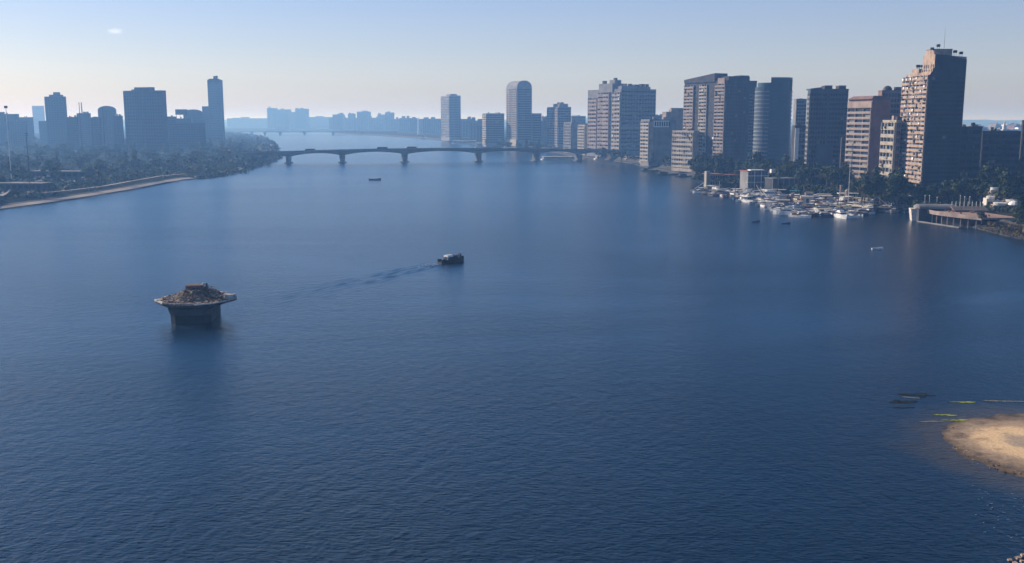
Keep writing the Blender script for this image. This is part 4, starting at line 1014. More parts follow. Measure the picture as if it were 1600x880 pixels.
def boat(kind, hull, cover, x, y, rz, label, group, sc=1.0):
    nm = {'cabin motorboat': 'motorboat', 'open launch': 'launch', 'canopied ferry boat': 'water_taxi', 'rowing boat': 'rowing_boat', 'yacht': 'yacht', 'sailing felucca': 'sailing_boat'}[kind]
    r = empty(nm, (x, y, 0.02), rz); r.scale = (sc,) * 3; tag(r, label, 'boat', group)
    for n_, me in boat_mesh(kind, hull, cover): link(n_, me, r)
    return r
rb = random.Random(17); used_l = set()
HC = ['white', 'white', 'white', 'white', 'cream', 'white', 'grey', 'dark blue', 'black', 'white', 'white', 'rusty brown']
CV = ['white', 'dark blue', 'cream', 'grey', 'none', 'black', 'white']
KD = ['cabin motorboat', 'open launch', 'canopied ferry boat', 'cabin motorboat', 'open launch', 'yacht', 'cabin motorboat', 'rowing boat', 'canopied ferry boat', 'cabin motorboat', 'open launch', 'sailing felucca']
def zone(px):
    return ('at the marina tip' if px < 1130 else 'below the pavilion' if px < 1200 else 'before the quay wall' if px < 1260 else 'by the brown clutter' if px < 1310 else 'below the flagpole' if px < 1355 else 'at the near end')
# (py along the outer line of boats)
def outer(px):
    P_ = [(1093, 301), (1120, 304), (1150, 311), (1190, 322), (1220, 331), (1250, 340), (1280, 336), (1330, 341), (1360, 330), (1425, 331)]
    for a, b in zip(P_, P_[1:]):
        if a[0] <= px <= b[0]: return a[1] + (b[1] - a[1]) * (px - a[0]) / (b[0] - a[0])
    return P_[-1][1]
def inner(px):
    P_ = [(1093, 298), (1150, 299), (1200, 300), (1260, 304), (1300, 309), (1345, 318), (1425, 325)]
    for a, b in zip(P_, P_[1:]):
        if a[0] <= px <= b[0]: return a[1] + (b[1] - a[1]) * (px - a[0]) / (b[0] - a[0])
    return P_[-1][1]
boats_xy = []
tries = 0
while len(boats_xy) < 170 and tries < 40000:
    tries += 1
    px = rb.uniform(1093, 1372) if rb.random() < .85 else rb.uniform(1372, 1428)
    t_ = rb.random() if rb.random() < .6 else rb.random() * .25
    py = outer(px) * (1 - t_) + inner(px) * t_
    p = at(px, py, .6)
    kind = rb.choice(KD)
    if t_ > .8 and kind == 'yacht': continue
    rad = {'yacht': 5.5, 'rowing boat': 2.6, 'canopied ferry boat': 4.6}.get(kind, 3.8)
    if any((p.x - q[0]) ** 2 + (p.y - q[1]) ** 2 < (rad + q[2]) ** 2 * .24 for q in boats_xy): continue
    hull = rb.choice(HC); cover = rb.choice(CV)
    row = 'outer row' if t_ < .3 else 'middle row' if t_ < .7 else 'quay row'
    cl = 'without a cover' if cover == 'none' else 'with %s %s' % (cover, 'sail' if kind == 'sailing felucca' else 'canopy')
    if kind == 'rowing boat': cl = ''
    if kind == 'yacht': cover = rb.choice(['white', 'cream', 'dark blue']); cl = 'with a %s canopy' % cover
    lab = ' '.join(('%s %s %s moored %s %s' % (hull, kind, cl, row, zone(px))).split())
    if lab in used_l: continue
    if kind not in ('rowing boat', 'yacht') and cover == 'none' and kind in ('cabin motorboat', 'canopied ferry boat', 'sailing felucca'):
        continue
    used_l.add(lab)
    boats_xy.append((p.x, p.y, rad))
    boat(kind, hull, cover, p.x, p.y, R(rb.choice((-150, -120, -100, 165, 60, -60)) + rb.uniform(-25, 25)), lab, 'boats moored in the marina', rb.uniform(1.15, 1.5))
# loose ones out on the water
for (kind, hull, cv, px, py, rz, lab) in (
    ('rowing boat', 'black', 'none', 1181, 346.5, 10, 'tiny dark rowing boat adrift off the marina'),
    ('rowing boat', 'dark blue', 'none', 1228, 349, -5, 'low dark skiff floating off the outer marina row'),
    ('rowing boat', 'white', 'none', 1371, 388.5, 0, 'tiny pale skiff alone on the dark water below the tower reflection'),
    ('open launch', 'black', 'none', 586, 281, 5, 'tiny dark launch in mid river before the bridge'),
    ('open launch', 'white', 'white', 1106, 280, 15, 'small white launch at the foot of the cream brick kiosk'),
    ('open launch', 'grey', 'none', 534, 211.8, 5, 'tiny launch far away beyond the bridge')):
    p = at(px, py, .3); boat(kind, hull, cv, p.x, p.y, R(rz), lab, None, 1.0 if py > 300 else 1.5)

# the dark working boat in mid river
p = at(706, 410, 0); tb = tag(empty('work_boat', (p.x, p.y, 0), R(38)), 'dark wooden work boat with arched white cabin roof heading away up river', 'boat')
L_, Wd = 13.0, 4.2
m = MB(); rings = []
for i in range(13):
    t_ = i / 12; x = -L_ / 2 + L_ * t_; w = Wd / 2 * (.82 + .18 * min(1, t_ * 4)) * (1 if t_ < .7 else max(.05, max(0, math.cos((t_ - .7) / .3 * math.pi / 2)) ** .6))
    z = 1.35 + 1.0 * max(0, t_ - .55) ** 1.5 * 2.2 + .4 * max(0, .18 - t_) * 3
    rings.append([(x, -w, z), (x, -w * .9, 0), (x, -w * .5, -.7), (x, w * .5, -.7), (x, w * .9, 0), (x, w, z), (x, w * .86, z), (x, w * .82, z - .8), (x, -w * .82, z - .8), (x, -w * .86, z)])
m.loft(rings, M_hulls['black']); m.build('hull', tb)
m = MB(); m.box(-L_ * .46, L_ * .36, -Wd * .36, Wd * .36, .55, .72, M_wood); m.build('deck', tb)
m = MB(); m.box(-2.8, 2.8, -1.35, 1.35, .7, 2.3, M_hulls['black'], top=.94); m.build('cabin', tb)
m = MB(); m.loft([[(x, -1.7 * math.cos(a), 2.25 + .75 * math.sin(a)) for a in [math.pi * q / 8 for q in range(9)]] for x in (-3.2, -.4)], M_white); m.build('cabin_roof', tb)
m = MB(); m.loft([[(x, -1.5 * math.cos(a), 2.2 + .45 * math.sin(a)) for a in [math.pi * q / 8 for q in range(9)]] for x in (-.2, 3.2)], M_dgrey); m.build('cabin_roof', tb)
for x in (-2.0, -.6, .8, 2.2):
    m = MB(); m.box(x - .4, x + .4, -1.42, -1.30, 1.35, 1.95, M_glass); m.build('window', tb)
m = MB(); m.box(3.8, 4.7, -.8, .8, 1.3, 3.1, M_dark); m.build('wheelhouse', tb)
m = MB(); m.bar((4.9, 0, 1.2), (5.0, 0, 3.9), .09, M_metal, 5); m.build('mast', tb)
m = MB(); m.bar((-5.4, -.8, .7), (-5.4, -.8, 1.7), .3, M_rubw, 7); m.build('oil_drum', tb)
m = MB()
for s_ in (-1, 1):
    for k in range(4): m.bar((-4.5 + k * 2.6, s_ * Wd * .47, .8), (-4.5 + k * 2.6, s_ * Wd * .51, .8), .42, M_dark, 8)
m.build('tyre_fender', tb)
for s_ in (-1,):
    m = MB(); m.bar((-3.4, -1.6, .6), (-3.4, -1.6, 2.4), .05, M_white, 4); m.build('stanchion', tb)
tb.scale = (.8, .85, .95)

# wake: low ridges of water trailing behind the boat, a little foam at the stern
M_foam = mat('foam', (.55, .60, .64), (.36, .42, .48), scale=1.5, rough=.9)
ws = [at(x, y)[:2] for x, y in ((692, 411), (660, 419), (620, 428), (560, 441), (500, 455), (450, 467), (345, 491))]
def ridge(mb, pts, off, w, h, k0, seg=420):
    P_ = dens(pts, 1e-3) if False else pts; out = []; tot = 0
    ls = [0]
    for a, b in zip(P_, P_[1:]): ls.append(ls[-1] + (Vector(b) - Vector(a)).length)
    ring0, ring1, ring2 = [], [], []
    for i in range(seg + 1):
        s = ls[-1] * i / seg; k = max(j for j in range(len(ls)) if ls[j] <= s + 1e-6); k = min(k, len(P_) - 2)
        u = (s - ls[k]) / (ls[k + 1] - ls[k]); a, b = Vector(P_[k]), Vector(P_[k + 1]); p = a.lerp(b, u); d = (b - a).normalized(); nn = Vector((-d.y, d.x))
        o_ = off * (1 + s * .012) + .9 * noise.noise(Vector((s * .05, k0, 0))); fade = min(1, s / 6) * (1 - s / ls[-1]) ** .9
        hh = h * fade * max(0, .5 + 1.1 * noise.noise(Vector((s * .16, k0 * 3.1, 2)))) ; ww = w * (1 + s * .006)
        for rg, (oo, z) in zip((ring0, ring1, ring2), ((o_ - ww, -.02), (o_, .012 + hh), (o_ + ww, -.02))):
            q = p + nn * oo; rg.append((q.x, q.y, z))
    mb.loft([ring0, ring1, ring2], M_water, caps=False, closed=False)
wk = MB()
for i, (o_, w_, h_) in enumerate(((-1.2, .4, .20), (1.3, .4, .22), (-2.3, .4, .15), (2.5, .4, .16), (.1, .35, .12), (-3.6, .45, .12), (3.9, .45, .12), (-5.2, .5, .08), (5.6, .5, .09))): ridge(wk, ws, o_, w_, h_, i + 1.5)
tag(wk.build('wake', smooth=True), 'thin line of churned ripples trailing behind the work boat', kind='stuff')
fm = MB(); c_, s_ = math.cos(R(38)), math.sin(R(38))
for k in range(220):
    a = -6.7 - abs(rq.gauss(0, 3.0)); b_ = rq.gauss(0, 1.0 + abs(a + 6.7) * .15); x, y = p_ if False else (tb.location.x + a * c_ - b_ * s_, tb.location.y + a * s_ + b_ * c_)
    q = rq.uniform(.05, .2); fm.cyl(x, y, -.02, .03, q, q * .5, M_foam, 6)
tag(fm.build('stern_foam'), 'small patch of pale foam at the stern of the work boat', kind='stuff')

# ---------------------------------------------------------------- sandbank and floating weed
M_sb = bpy.data.materials.new('sandbank_sand'); M_sb.use_nodes = True
def sandmat():
    t = M_sb.node_tree; b = t.nodes['Principled BSDF']; N = t.nodes.new; K = t.links.new; b.inputs['Roughness'].default_value = .9
    tc = N('ShaderNodeTexCoord'); sp_ = N('ShaderNodeSeparateXYZ'); K(tc.outputs['Object'], sp_.inputs[0])
    nz = N('ShaderNodeTexNoise'); nz.inputs['Scale'].default_value = .45; nz.inputs['Detail'].default_value = 7; K(tc.outputs['Object'], nz.inputs['Vector'])
    nz2 = N('ShaderNodeTexNoise'); nz2.inputs['Scale'].default_value = 2.4; nz2.inputs['Detail'].default_value = 8; K(tc.outputs['Object'], nz2.inputs['Vector'])
    a = N('ShaderNodeMath'); a.operation = 'MULTIPLY_ADD'; a.inputs[1].default_value = .9; K(nz.outputs[0], a.inputs[0]); K(sp_.outputs['Z'], a.inputs[2])
    r = N('ShaderNodeValToRGB'); el = r.color_ramp.elements
    el[0].position = .42; el[0].color = (.07, .05, .035, 1); el[1].position = 1.0; el[1].color = (.72, .49, .27, 1)
    for p_, c_ in ((.52, (.17, .12, .08, 1)), (.62, (.30, .215, .135, 1)), (.78, (.36, .26, .165, 1)), (.88, (.70, .48, .27, 1))): q = el.new(p_); q.color = c_
    K(a.outputs[0], r.inputs[0])
    mx = N('ShaderNodeMix'); mx.data_type = 'RGBA'; mx.blend_type = 'MULTIPLY'; mx.inputs[0].default_value = .55
    r2 = N('ShaderNodeValToRGB'); r2.color_ramp.elements[0].position = .3; r2.color_ramp.elements[0].color = (.45, .42, .4, 1); r2.color_ramp.elements[1].position = .6
    K(nz2.outputs[0], r2.inputs[0])
    # rings of drying sand: damp hollow, bright dry crest, brown wet flats, dark rim
    dd = N('ShaderNodeVectorMath'); dd.operation = 'DISTANCE'; dd.inputs[1].default_value = (80.5, 148.5, .3); K(tc.outputs['Object'], dd.inputs[0])
    da = N('ShaderNodeMath'); da.operation = 'MULTIPLY_ADD'; da.inputs[1].default_value = 4.5; K(nz.outputs[0], da.inputs[0]); K(dd.outputs['Value'], da.inputs[2])
    ds = N('ShaderNodeMath'); ds.operation = 'DIVIDE'; ds.inputs[1].default_value = 20.0; K(da.outputs[0], ds.inputs[0])
    rr_ = N('ShaderNodeValToRGB'); e2 = rr_.color_ramp.elements
    e2[0].position = .20; e2[0].color = (.40, .30, .21, 1); e2[1].position = .80; e2[1].color = (.20, .14, .09, 1)
    for p_, c_ in ((.27, (.46, .34, .23, 1)), (.33, (.74, .52, .29, 1)), (.48, (.70, .48, .27, 1)), (.56, (.42, .30, .19, 1)), (.68, (.33, .235, .15, 1))): q = e2.new(p_); q.color = c_
    K(ds.outputs[0], rr_.inputs[0])
    dk = N('ShaderNodeValToRGB'); dk.color_ramp.elements[0].position = .42; dk.color_ramp.elements[0].color = (.22, .2, .18, 1); dk.color_ramp.elements[1].position = .74; K(a.outputs[0], dk.inputs[0])
    m0 = N('ShaderNodeMix'); m0.data_type = 'RGBA'; m0.blend_type = 'MULTIPLY'; m0.inputs[0].default_value = 1.0
    K(rr_.outputs[0], m0.inputs[6]); K(dk.outputs[0], m0.inputs[7])
    K(m0.outputs[2], mx.inputs[6]); K(r2.outputs[0], mx.inputs[7]); K(mx.outputs[2], b.inputs['Base Color'])
    bp = N('ShaderNodeBump'); bp.inputs['Distance'].default_value = .08; K(nz2.outputs[0], bp.inputs['Height']); K(bp.outputs[0], b.inputs['Normal'])
sandmat()
m = MB(); rings = []; nr, na = 30, 160
ic = Vector((ISLE[0], ISLE[1]))
for j in range(nr + 1):
    rr = j / nr; ring = []
    for i in range(na):
        a = 2 * math.pi * i / na
        e_ = 1 + .05 * noise.noise(Vector((math.cos(a) * 1.6, math.sin(a) * 1.6, 3))) + .035 * noise.noise(Vector((math.cos(a) * 13, math.sin(a) * 13, 9))) + .05 * noise.noise(Vector((math.cos(a) * 5, math.sin(a) * 5, 7)))
        sq = (abs(math.cos(a)) ** 2.2 + abs(math.sin(a)) ** 2.2) ** (-1 / 2.2); x = 23 * e_ * rr * sq * math.cos(a); y = 19.5 * e_ * rr * sq * math.sin(a) + .03 * x
        h = .62 * (1 - rr ** 1.6) - .1 * max(0, rr - .9) * 10 - .28 * math.exp(-((x + 1) / 6.5) ** 2 - ((y + .5) / 3.6) ** 2)
        h += .10 * noise.noise(Vector((x * .25, y * .5, 0))) * (1.3 - rr) + .04 * noise.noise(Vector((x * 1.3, y * 1.6, 5)))
        ring.append((ic.x + x, ic.y + y, h + .03))
    rings.append(ring)
m.loft(rings[1:], M_sb, caps=False); cpt = rings[1]
m.add(list(reversed(cpt)), [tuple(range(na - 1, -1, -1))], M_sb)
tag(m.build('sandbank', smooth=True), 'pale round sandbank with dark wet rim surfacing near the right edge', kind='structure')
# dark driftwood, weed and stones along its near side
db = MB()
for k in range(240):
    a = math.pi * rq.uniform(1.12, 1.75); rr = rq.gauss(.88, .05); sq = (abs(math.cos(a)) ** 2.2 + abs(math.sin(a)) ** 2.2) ** (-1 / 2.2); x = 23 * rr * sq * math.cos(a); y = 19.5 * rr * sq * math.sin(a) + .03 * x
    stone(db, ic.x + x, ic.y + y, .05, rq.uniform(.05, .20), rq.choice((M_mud, M_bark, M_rub, M_mud, M_wetc)), rq)
for k in range(120):
    a = math.pi * rq.uniform(.78, 1.2); rr = rq.gauss(.84, .06); sq = (abs(math.cos(a)) ** 2.2 + abs(math.sin(a)) ** 2.2) ** (-1 / 2.2); x = 23 * rr * sq * math.cos(a); y = 19.5 * rr * sq * math.sin(a) + .03 * x
    stone(db, ic.x + x, ic.y + y, .12, rq.uniform(.04, .13), rq.choice((M_mud, M_bark, M_rub)), rq)
tag(db.build('driftwood_debris'), 'dark drift debris and stones along the sandbank edge', kind='stuff')
M_algae = mat('green_algae', (.40, .44, .06), (.24, .28, .05), scale=1.5)
M_weedd = mat('dark_water_weed', (.035, .04, .03), (.02, .022, .018), scale=1.0)
M_straw = mat('floating_straw', (.36, .30, .17), (.2, .17, .1), scale=2)
def drift(name, px, py, ln, wd, rz, mt, label, sd):
    rnd = random.Random(sd); p = at(px, py, 0); m = MB()
    for k in range(int(ln * 9)):
        u = rnd.uniform(-1, 1); x = u * ln / 2; y = rnd.gauss(0, wd * .3) * (1 - u * u * .8)
        s = rnd.uniform(.10, .32); c, s2 = math.cos(rz), math.sin(rz)
        a = rnd.uniform(-.25, .25); L2 = s * 2.4
        X, Y_ = x * c - y * s2, x * s2 + y * c
        ca, sa = math.cos(a), math.sin(a)
        pts = [(X + L2 * ca, Y_ + L2 * sa), (X - s * .5 * sa, Y_ + s * .5 * ca), (X - L2 * ca, Y_ - L2 * sa), (X + s * .5 * sa, Y_ - s * .5 * ca)]
        m.prism(pts, -.03, .03 + .03 * rnd.random(), mt)
    tag(m.build(name, None, loc=(p.x, p.y, 0)), label, kind='stuff')
for i, (px, py, ln, wd, rz, mt, lb) in enumerate((
    (1504, 628.5, 4.0, .8, -.05, M_algae, 'short yellow green algae streak above the sandbank'), (1568, 627, 6.4, .35, -.08, M_straw, 'thin straw coloured streak reaching the right edge'),
    (1478, 649, 3.2, .9, -.2, M_algae, 'faint green algae streak left of the sandbank'), (1496, 657, 4.2, 1.2, -.1, M_algae, 'bright green algae patch left of the sandbank'),
    (1457, 659, 3.4, .22, .05, M_straw, 'thin pale straw line at the left tip of the algae'), (1432, 617, 5.5, 2.4, -.15, M_weedd, 'dark weed raft, larger of the two'), (1411, 628, 4.6, 1.6, .1, M_weedd, 'dark weed raft nearer the camera'),
    (1412, 637, 2.6, .5, 0, M_weedd, 'small dark weed line below the rafts'), (1423, 621.5, 2.6, .2, -.35, M_straw, 'short pale stalk lying on the dark weed'))):
    drift('floating_weed', px, py, ln, wd, rz, mt, lb, i)
# broken riffles below the sandbank, rocks in the corner
rf2 = MB()
for k in range(40):
    px, py = rq.uniform(1515, 1600), rq.uniform(755, 845); p = at(px, py)
    if rq.random() < .75:
        l_ = rq.uniform(.1, .45); a = rq.uniform(-.6, .3)
        rf2.bar((p.x, p.y, 0), (p.x + l_ * math.cos(a), p.y + l_ * math.sin(a), .02), .02, M_foam, 4)
tag(rf2.build('riffle_foam'), 'small pale riffles in the shallows below the sandbank', kind='stuff')
for i, (px, py, s) in enumerate(((1578, 876, .28), (1590, 873, .34), (1600, 869, .4), (1586, 881, .3), (1599, 879, .4))):
    p = at(px, py); m = MB(); stone(m, 0, 0, .05, s, M_sb if False else M_rub, rq); o = m.build('rock', None, loc=(p.x, p.y, 0))
    tag(o, 'wet brown rock breaking the surface in the bottom right corner', 'rock', 'wet rocks in the bottom right corner')
# ---------------------------------------------------------------- things on the right quay
def qbox(name, label, px, Y, Wd, D, H_, mt, cat, z0=5.0, rz=0.0, windows=0, floors=1, roof=None, over=.4, wm=None, shade=True):
    r = tag(empty(name, (x_at(px, Y, z0), Y, z0), R(rz)), label, cat)
    m = MB(); m.box(0, Wd, 0, D, -z0 - .4 if z0 < 3 else -2.5, H_, mt); m.build('wall', r)
    m = MB(); m.box(-over, Wd + over, -over, D + over, H_, H_ + .35, roof or mt); m.build('roof', r)
    if windows:
        fh = H_ / floors; g = MB(); f_ = MB(); bw = Wd / windows
        for k in range(floors):
            for j in range(windows):
                g.box((j + .16) * bw, (j + .84) * bw, -.10, -.01, k * fh + fh * .28, k * fh + fh * .80, wm or M_glass)
                f_.box((j + .1) * bw, (j + .9) * bw, -.2, -.02, k * fh + fh * .2, k * fh + fh * .27, mt)
            n2 = max(1, int(D / bw))
            for j in range(n2): g.box(-.10, -.01, (j + .2) * D / n2, (j + .8) * D / n2, k * fh + fh * .28, k * fh + fh * .80, wm or M_glass)
        tag(g.build('window', r), None, kind='stuff'); tag(f_.build('sill', r), None, kind='stuff')
    return r, Wd, D, H_
# kiosk of cream brick with a red roof and slim stair tower
M_brick = mat('cream_brickwork', (.40, .36, .29), (.26, .23, .18), scale=1.5, det=6)
r, Wd, D, H_ = qbox('river_kiosk', 'cream brick kiosk with a flat red roof standing in the water edge', 1110, 742, 9, 14, 8.6, M_brick, 'kiosk', z0=1, rz=10, windows=5, floors=2, roof=M_red, over=1.2)
m = MB(); m.box(-3.4, -.4, 0, 4, -2, 11, M_brick); m.build('stair_tower', r)
m = MB(); m.box(9.2, 30, 3, 12, 7.6, 8.2, M_red); m.box(9.4, 29, 4, 11, -2, 3.4, M_stone); m.build('covered_terrace', r)
for k in range(7):
    m = MB(); m.bar((10.2 + k * 3, 3.3, 3), (10.2 + k * 3, 3.3, 7.7), .12, M_metal, 5); m.build('post', r)
qbox('quay_house', 'small cream house with tall windows just behind the cream brick kiosk', 1105, 800, 8.5, 8, 7.6, M_cream, 'house', z0=7, rz=8, windows=5, floors=2)
# glass pavilion
r, Wd, D, H_ = qbox('glass_pavilion', 'three storey glass fronted pavilion with white roof sheet above the boats', 1167, 690, 15, 14, 13.5, M_grey, 'building', z0=1, rz=8, windows=0, roof=M_red, over=.6)
for k in range(3):
    m = MB(); m.box(-.7, 15.7, -.9, -.02, k * 4.4 + 1.6, k * 4.4 + 1.9, M_white); m.build('floor_slab', r)
    for j in range(6):
        m = MB(); m.box(.4 + j * 2.5, 2.4 + j * 2.5, -.16, -.03, k * 4.4 + 2.1, k * 4.4 + 5.3, M_blue); m.build('pane', r)
for j in range(4):
    m = MB(); m.box(j * 4.85 - .1, j * 4.85 + .25, -1.0, -.72, -2, 13.4, M_white); m.build('column', r)
m = MB(); m.box(3, 13, 2, 8, 13.9, 14.6, M_white); m.build('white_awning', r)
r, Wd, D, H_ = qbox('quay_block', 'low pinkish block with a white box on its roof right of the glass pavilion', 1187, 700, 12, 9, 10.5, M_pink, 'building', z0=2, rz=8, windows=4, floors=3)
m = MB(); m.box(8.5, 11.8, 1, 4, 10.8, 13.4, M_white); m.build('roof_box', r)
r, Wd, D, H_ = qbox('colonnade_hall', 'long low dark hall with pale posts between glass pavilion and palms', 1206, 672, 30, 10, 6.5, M_dgrey, 'building', z0=4, rz=14, windows=0, roof=M_grey)
for k in range(8):
    m = MB(); m.box(k * 4.1, k * 4.1 + .3, -.9, -.5, -1, 6.4, M_metal); m.build('column', r)
# quay wall
qa, qb = at(1196, 301, 0), at(1322, 308, 0); d = Vector((qb.x - qa.x, qb.y - qa.y)); 
qw = tag(empty('quay_wall', (qa.x, qa.y + 3, 0), math.atan2(d.y, d.x)), 'long dark stone quay wall behind the moored boats', 'wall')
for k in range(12):
    l_ = d.length / 12; m = MB(); m.box(k * l_ + .04, (k + 1) * l_ - .04, 0, 2.2, -1.5, 5.2 + .05 * (k % 3), M_stone); m.build('wall_panel', qw)
m = MB(); m.box(0, d.length, -.15, 2.35, 5.32, 5.55, M_grey); m.build('coping', qw)
# floating restaurants / houseboats
def houseboat(px, py, L_, Wd, decks, label, rz=0, hull=M_white, sc=1.0, mt=M_white, open_=True):
    p = at(px, py, 0); r = tag(empty('houseboat', (p.x, p.y, 0), R(rz)), label, 'houseboat')
    m = MB(); m.prism([(0, 0), (L_, 0), (L_ + 1.5, Wd / 2), (L_, Wd), (0, Wd), (-1.5, Wd / 2)], -.8, 1.4, hull); m.build('hull', r)
    z = 1.4
    for k in range(decks):
        ins = .6 + k * 1.0
        m = MB(); m.box(ins + 1, L_ - ins - 1, ins + .6, Wd - ins, z, z + 2.6, mt if k % 2 == 0 or not open_ else M_grey); m.build('cabin', r)
        m = MB(); n = max(3, int(L_ / 2.6)); w_ = (L_ - 2 * ins - 2) / n
        for j in range(n): m.box(ins + 1 + (j + .12) * w_, ins + 1 + (j + .88) * w_, ins + .46, ins + .58, z + .8, z + 2.1, M_glass)
        tag(m.build('window', r), None, kind='stuff')
        m = MB(); m.box(ins - .4, L_ - ins + .4, ins - .4, Wd - ins + .4, z + 2.6, z + 2.85, M_white); m.build('deck_roof', r)
        m = MB()
        for j in range(n + 1): m.bar((ins + j * (L_ - 2 * ins) / n, ins - .2, z - .1), (ins + j * (L_ - 2 * ins) / n, ins - .2, z + 2.65), .07, M_white, 4)
        m.box(ins - .2, L_ - ins + .2, ins - .28, ins - .22, z + .85, z + .95, M_white)
        tag(m.build('railing', r), None, kind='stuff')
        z += 2.85
    return r
houseboat(1000, 259, 24, 9, 3, 'white three deck restaurant boat below the white topped block', 4)
houseboat(1034, 265, 26, 10, 3, 'white framed restaurant boat left of the cream brick kiosk', 4, hull=M_grey)
houseboat(1068, 272, 24, 8, 2, 'dark two deck houseboat between restaurant boat and kiosk', 3, hull=M_dgrey, mt=M_dgrey)
houseboat(930, 249.5, 22, 7, 1, 'low white houseboat under the right end of the bridge', 3)
houseboat(958, 251.5, 16, 7, 1, 'small white pontoon boat just right of the bridge end', 3)
houseboat(976, 254, 18, 8, 2, 'two deck houseboat between pontoon and restaurant boat', 3, mt=M_cream)
houseboat(847, 250.2, 38, 8, 1, 'long low white pontoon beneath the last bridge spans', 3)
houseboat(705, 225.5, 58, 14, 2, 'long white cruise boat moored on the far bank behind the bridge', -8)
houseboat(742, 231.5, 48, 14, 3, 'white cruise boat with three decks behind the fourth bridge pier', -8)
houseboat(820, 236.5, 26, 10, 2, 'small white cruise boat just above the bridge ramp', -8)
# low dark moored barges / reeds at 1000-1080
for i, (px, py, L_, lb) in enumerate(((1003, 268, 16, 'dark low barge at the left end of the floating reeds'), (1028, 274, 22, 'dark low barge moored in the middle of the floating reeds'), (1060, 277, 20, 'dark low barge beside the floating reeds'))):
    p = at(px, py, 0); r = tag(empty('barge', (p.x, p.y, 0), R(6 + i * 3)), lb, 'barge')
    m = MB(); m.prism([(0, 0), (L_, 0), (L_ + 2, 2.5), (L_, 5), (0, 5), (-2, 2.5)], -.6, 1.2, M_dark); m.build('hull', r)
    m = MB(); m.box(2, L_ * .4, 1, 4, 1.2, 3, M_dgrey); m.build('cabin', r)
    m = MB(); m.box(L_ * .5, L_ * .9, 1, 4, 1.2, 1.7, M_rub); m.build('cargo', r)
def ps(rnd):
    px = rnd.uniform(1004, 1098); t = (px - 1004) / 94; p = at(px, 267.5 + 10 * t + rnd.uniform(-2.5, 2.5), 0); return (p.x, p.y, -.6)
scrub('floating_reeds', 260, ps, M_leafA, 'dark floating reeds off the restaurant boats', .8, 14, .5, 1.6)

# brown terrace on piles
M_deck = mat('terrace_tiles', (.40, .27, .21), (.26, .17, .135), scale=1.0, det=8)
ta, tc_ = at(1437, 345, 0), at(1531, 359, 0)
dd = Vector((tc_.x - ta.x, tc_.y - ta.y)); Lt = dd.length; an = math.atan2(dd.y, dd.x)
tr = tag(empty('river_terrace', (ta.x, ta.y, 0), an), 'curved brown tiled terrace on piles jutting over the water', 'terrace'); tr.scale.z = 1.3
def curve(o): return [(Lt * t_, o - 3.2 * math.sin(math.pi * t_) * (1 if o < 3 else .3)) for t_ in [i / 10 for i in range(11)]]
f_, bk = curve(1.2), [(Lt * 1.15, 17), (Lt * .5, 20), (-2, 17)]
m = MB(); m.prism(f_ + bk, 3.6, 4.3, M_deck); m.build('deck', tr)
m = MB(); e0 = curve(1.0)
m.loft([[(x, y, 3.3), (x, y - .3, 3.3), (x, y - .3, 4.75), (x, y, 4.75)] for x, y in e0], M_pink); m.build('edge_beam', tr)
for i in range(1, 10):
    x, y = f_[i]; m = MB(); m.cyl(x, y + 1.2, -1.5, 3.62, .28, .28, M_pink, 7); m.build('pile', tr)
m = MB(); m.prism([(x, y + 4) for x, y in f_] + [(x, y) for x, y in bk], -1.5, 3.5, M_wetc); m.build('back_wall', tr)
m = MB(); m.box(4, Lt * .8, -4.6, -3.2, -.2, .35, M_grey, rz=0); m.build('landing_stage', tr)
m = MB(); m.prism([(-6, -1), (-1, -3.5), (1.5, -1), (1, 5), (-5, 5)], -1, 4.6, M_rubw, top=[(-7, -1.6), (-1.2, -4.6), (2, -1.4), (1, 5), (-6, 5)]); m.build('bow_bastion', tr)
for i in range(13):   # furniture on the deck
    x = rb.uniform(4, Lt * .95); y = rb.uniform(3, 14); m = MB(); m.cyl(x, y, 4.3, 5.05, .5, .5, rb.choice((M_red, M_wood, M_pink)), 8); m.cyl(x, y, 5.05, 5.12, .7, .7, M_wood, 8); o = m.build('cafe_table', None)
    w_ = tr.matrix_basis @ Vector((x, y, 0)); o.data.transform(Matrix.Translation((-x, -y, -4.3))); o.location = (tr.location.x + x * math.cos(an) - y * math.sin(an), tr.location.y + x * math.sin(an) + y * math.cos(an), 5.6)
    tag(o, 'small round cafe table on the brown terrace', 'table', 'cafe tables on the brown terrace')
# pavilions behind
def along(px, py, z): p = at(px, py, z); return p
p = at(1436, 331, 5); r = tag(empty('vaulted_pavilion', (p.x, p.y, 5), R(-6)), 'long pavilion with a rounded pale roof behind the brown terrace', 'pavilion')
m = MB(); m.box(0, 18, 0, 7, -5, 1.6, M_dgrey); m.build('wall', r)
m = MB(); nn_ = 8; m.loft([[(x, 3.5 - 4.3 * math.cos(math.pi * q / nn_) * sc_, 1.6 + 2.0 * math.sin(math.pi * q / nn_) * sc_) for q in range(nn_ + 1)] for x, sc_ in ((-1, .75), (0, 1), (16, 1), (18.5, .8), (19.4, .3))], M_grey); m.build('vaulted_roof', r)
p = at(1491, 333, 5); r = tag(empty('restaurant_hall', (p.x, p.y, 5), R(-8)), 'low hall with pinkish striped roof and white posts above the terrace', 'restaurant')
m = MB(); m.box(0, 15, 0, 6, -3, 1.4, M_brown); m.build('wall', r)
for k in range(4):
    m = MB(); m.box(-.6, 15.6, -.8 + k * 1.7, .8 + k * 1.7, 1.4 + k * .38, 1.72 + k * .38, M_pink); m.build('roof_board', r)
for k in range(8):
    m = MB(); m.bar((.5 + k * 1.9, 6.6, 1), (.5 + k * 1.9, 6.6, 5.2), .13, M_white, 5); m.build('post', r)
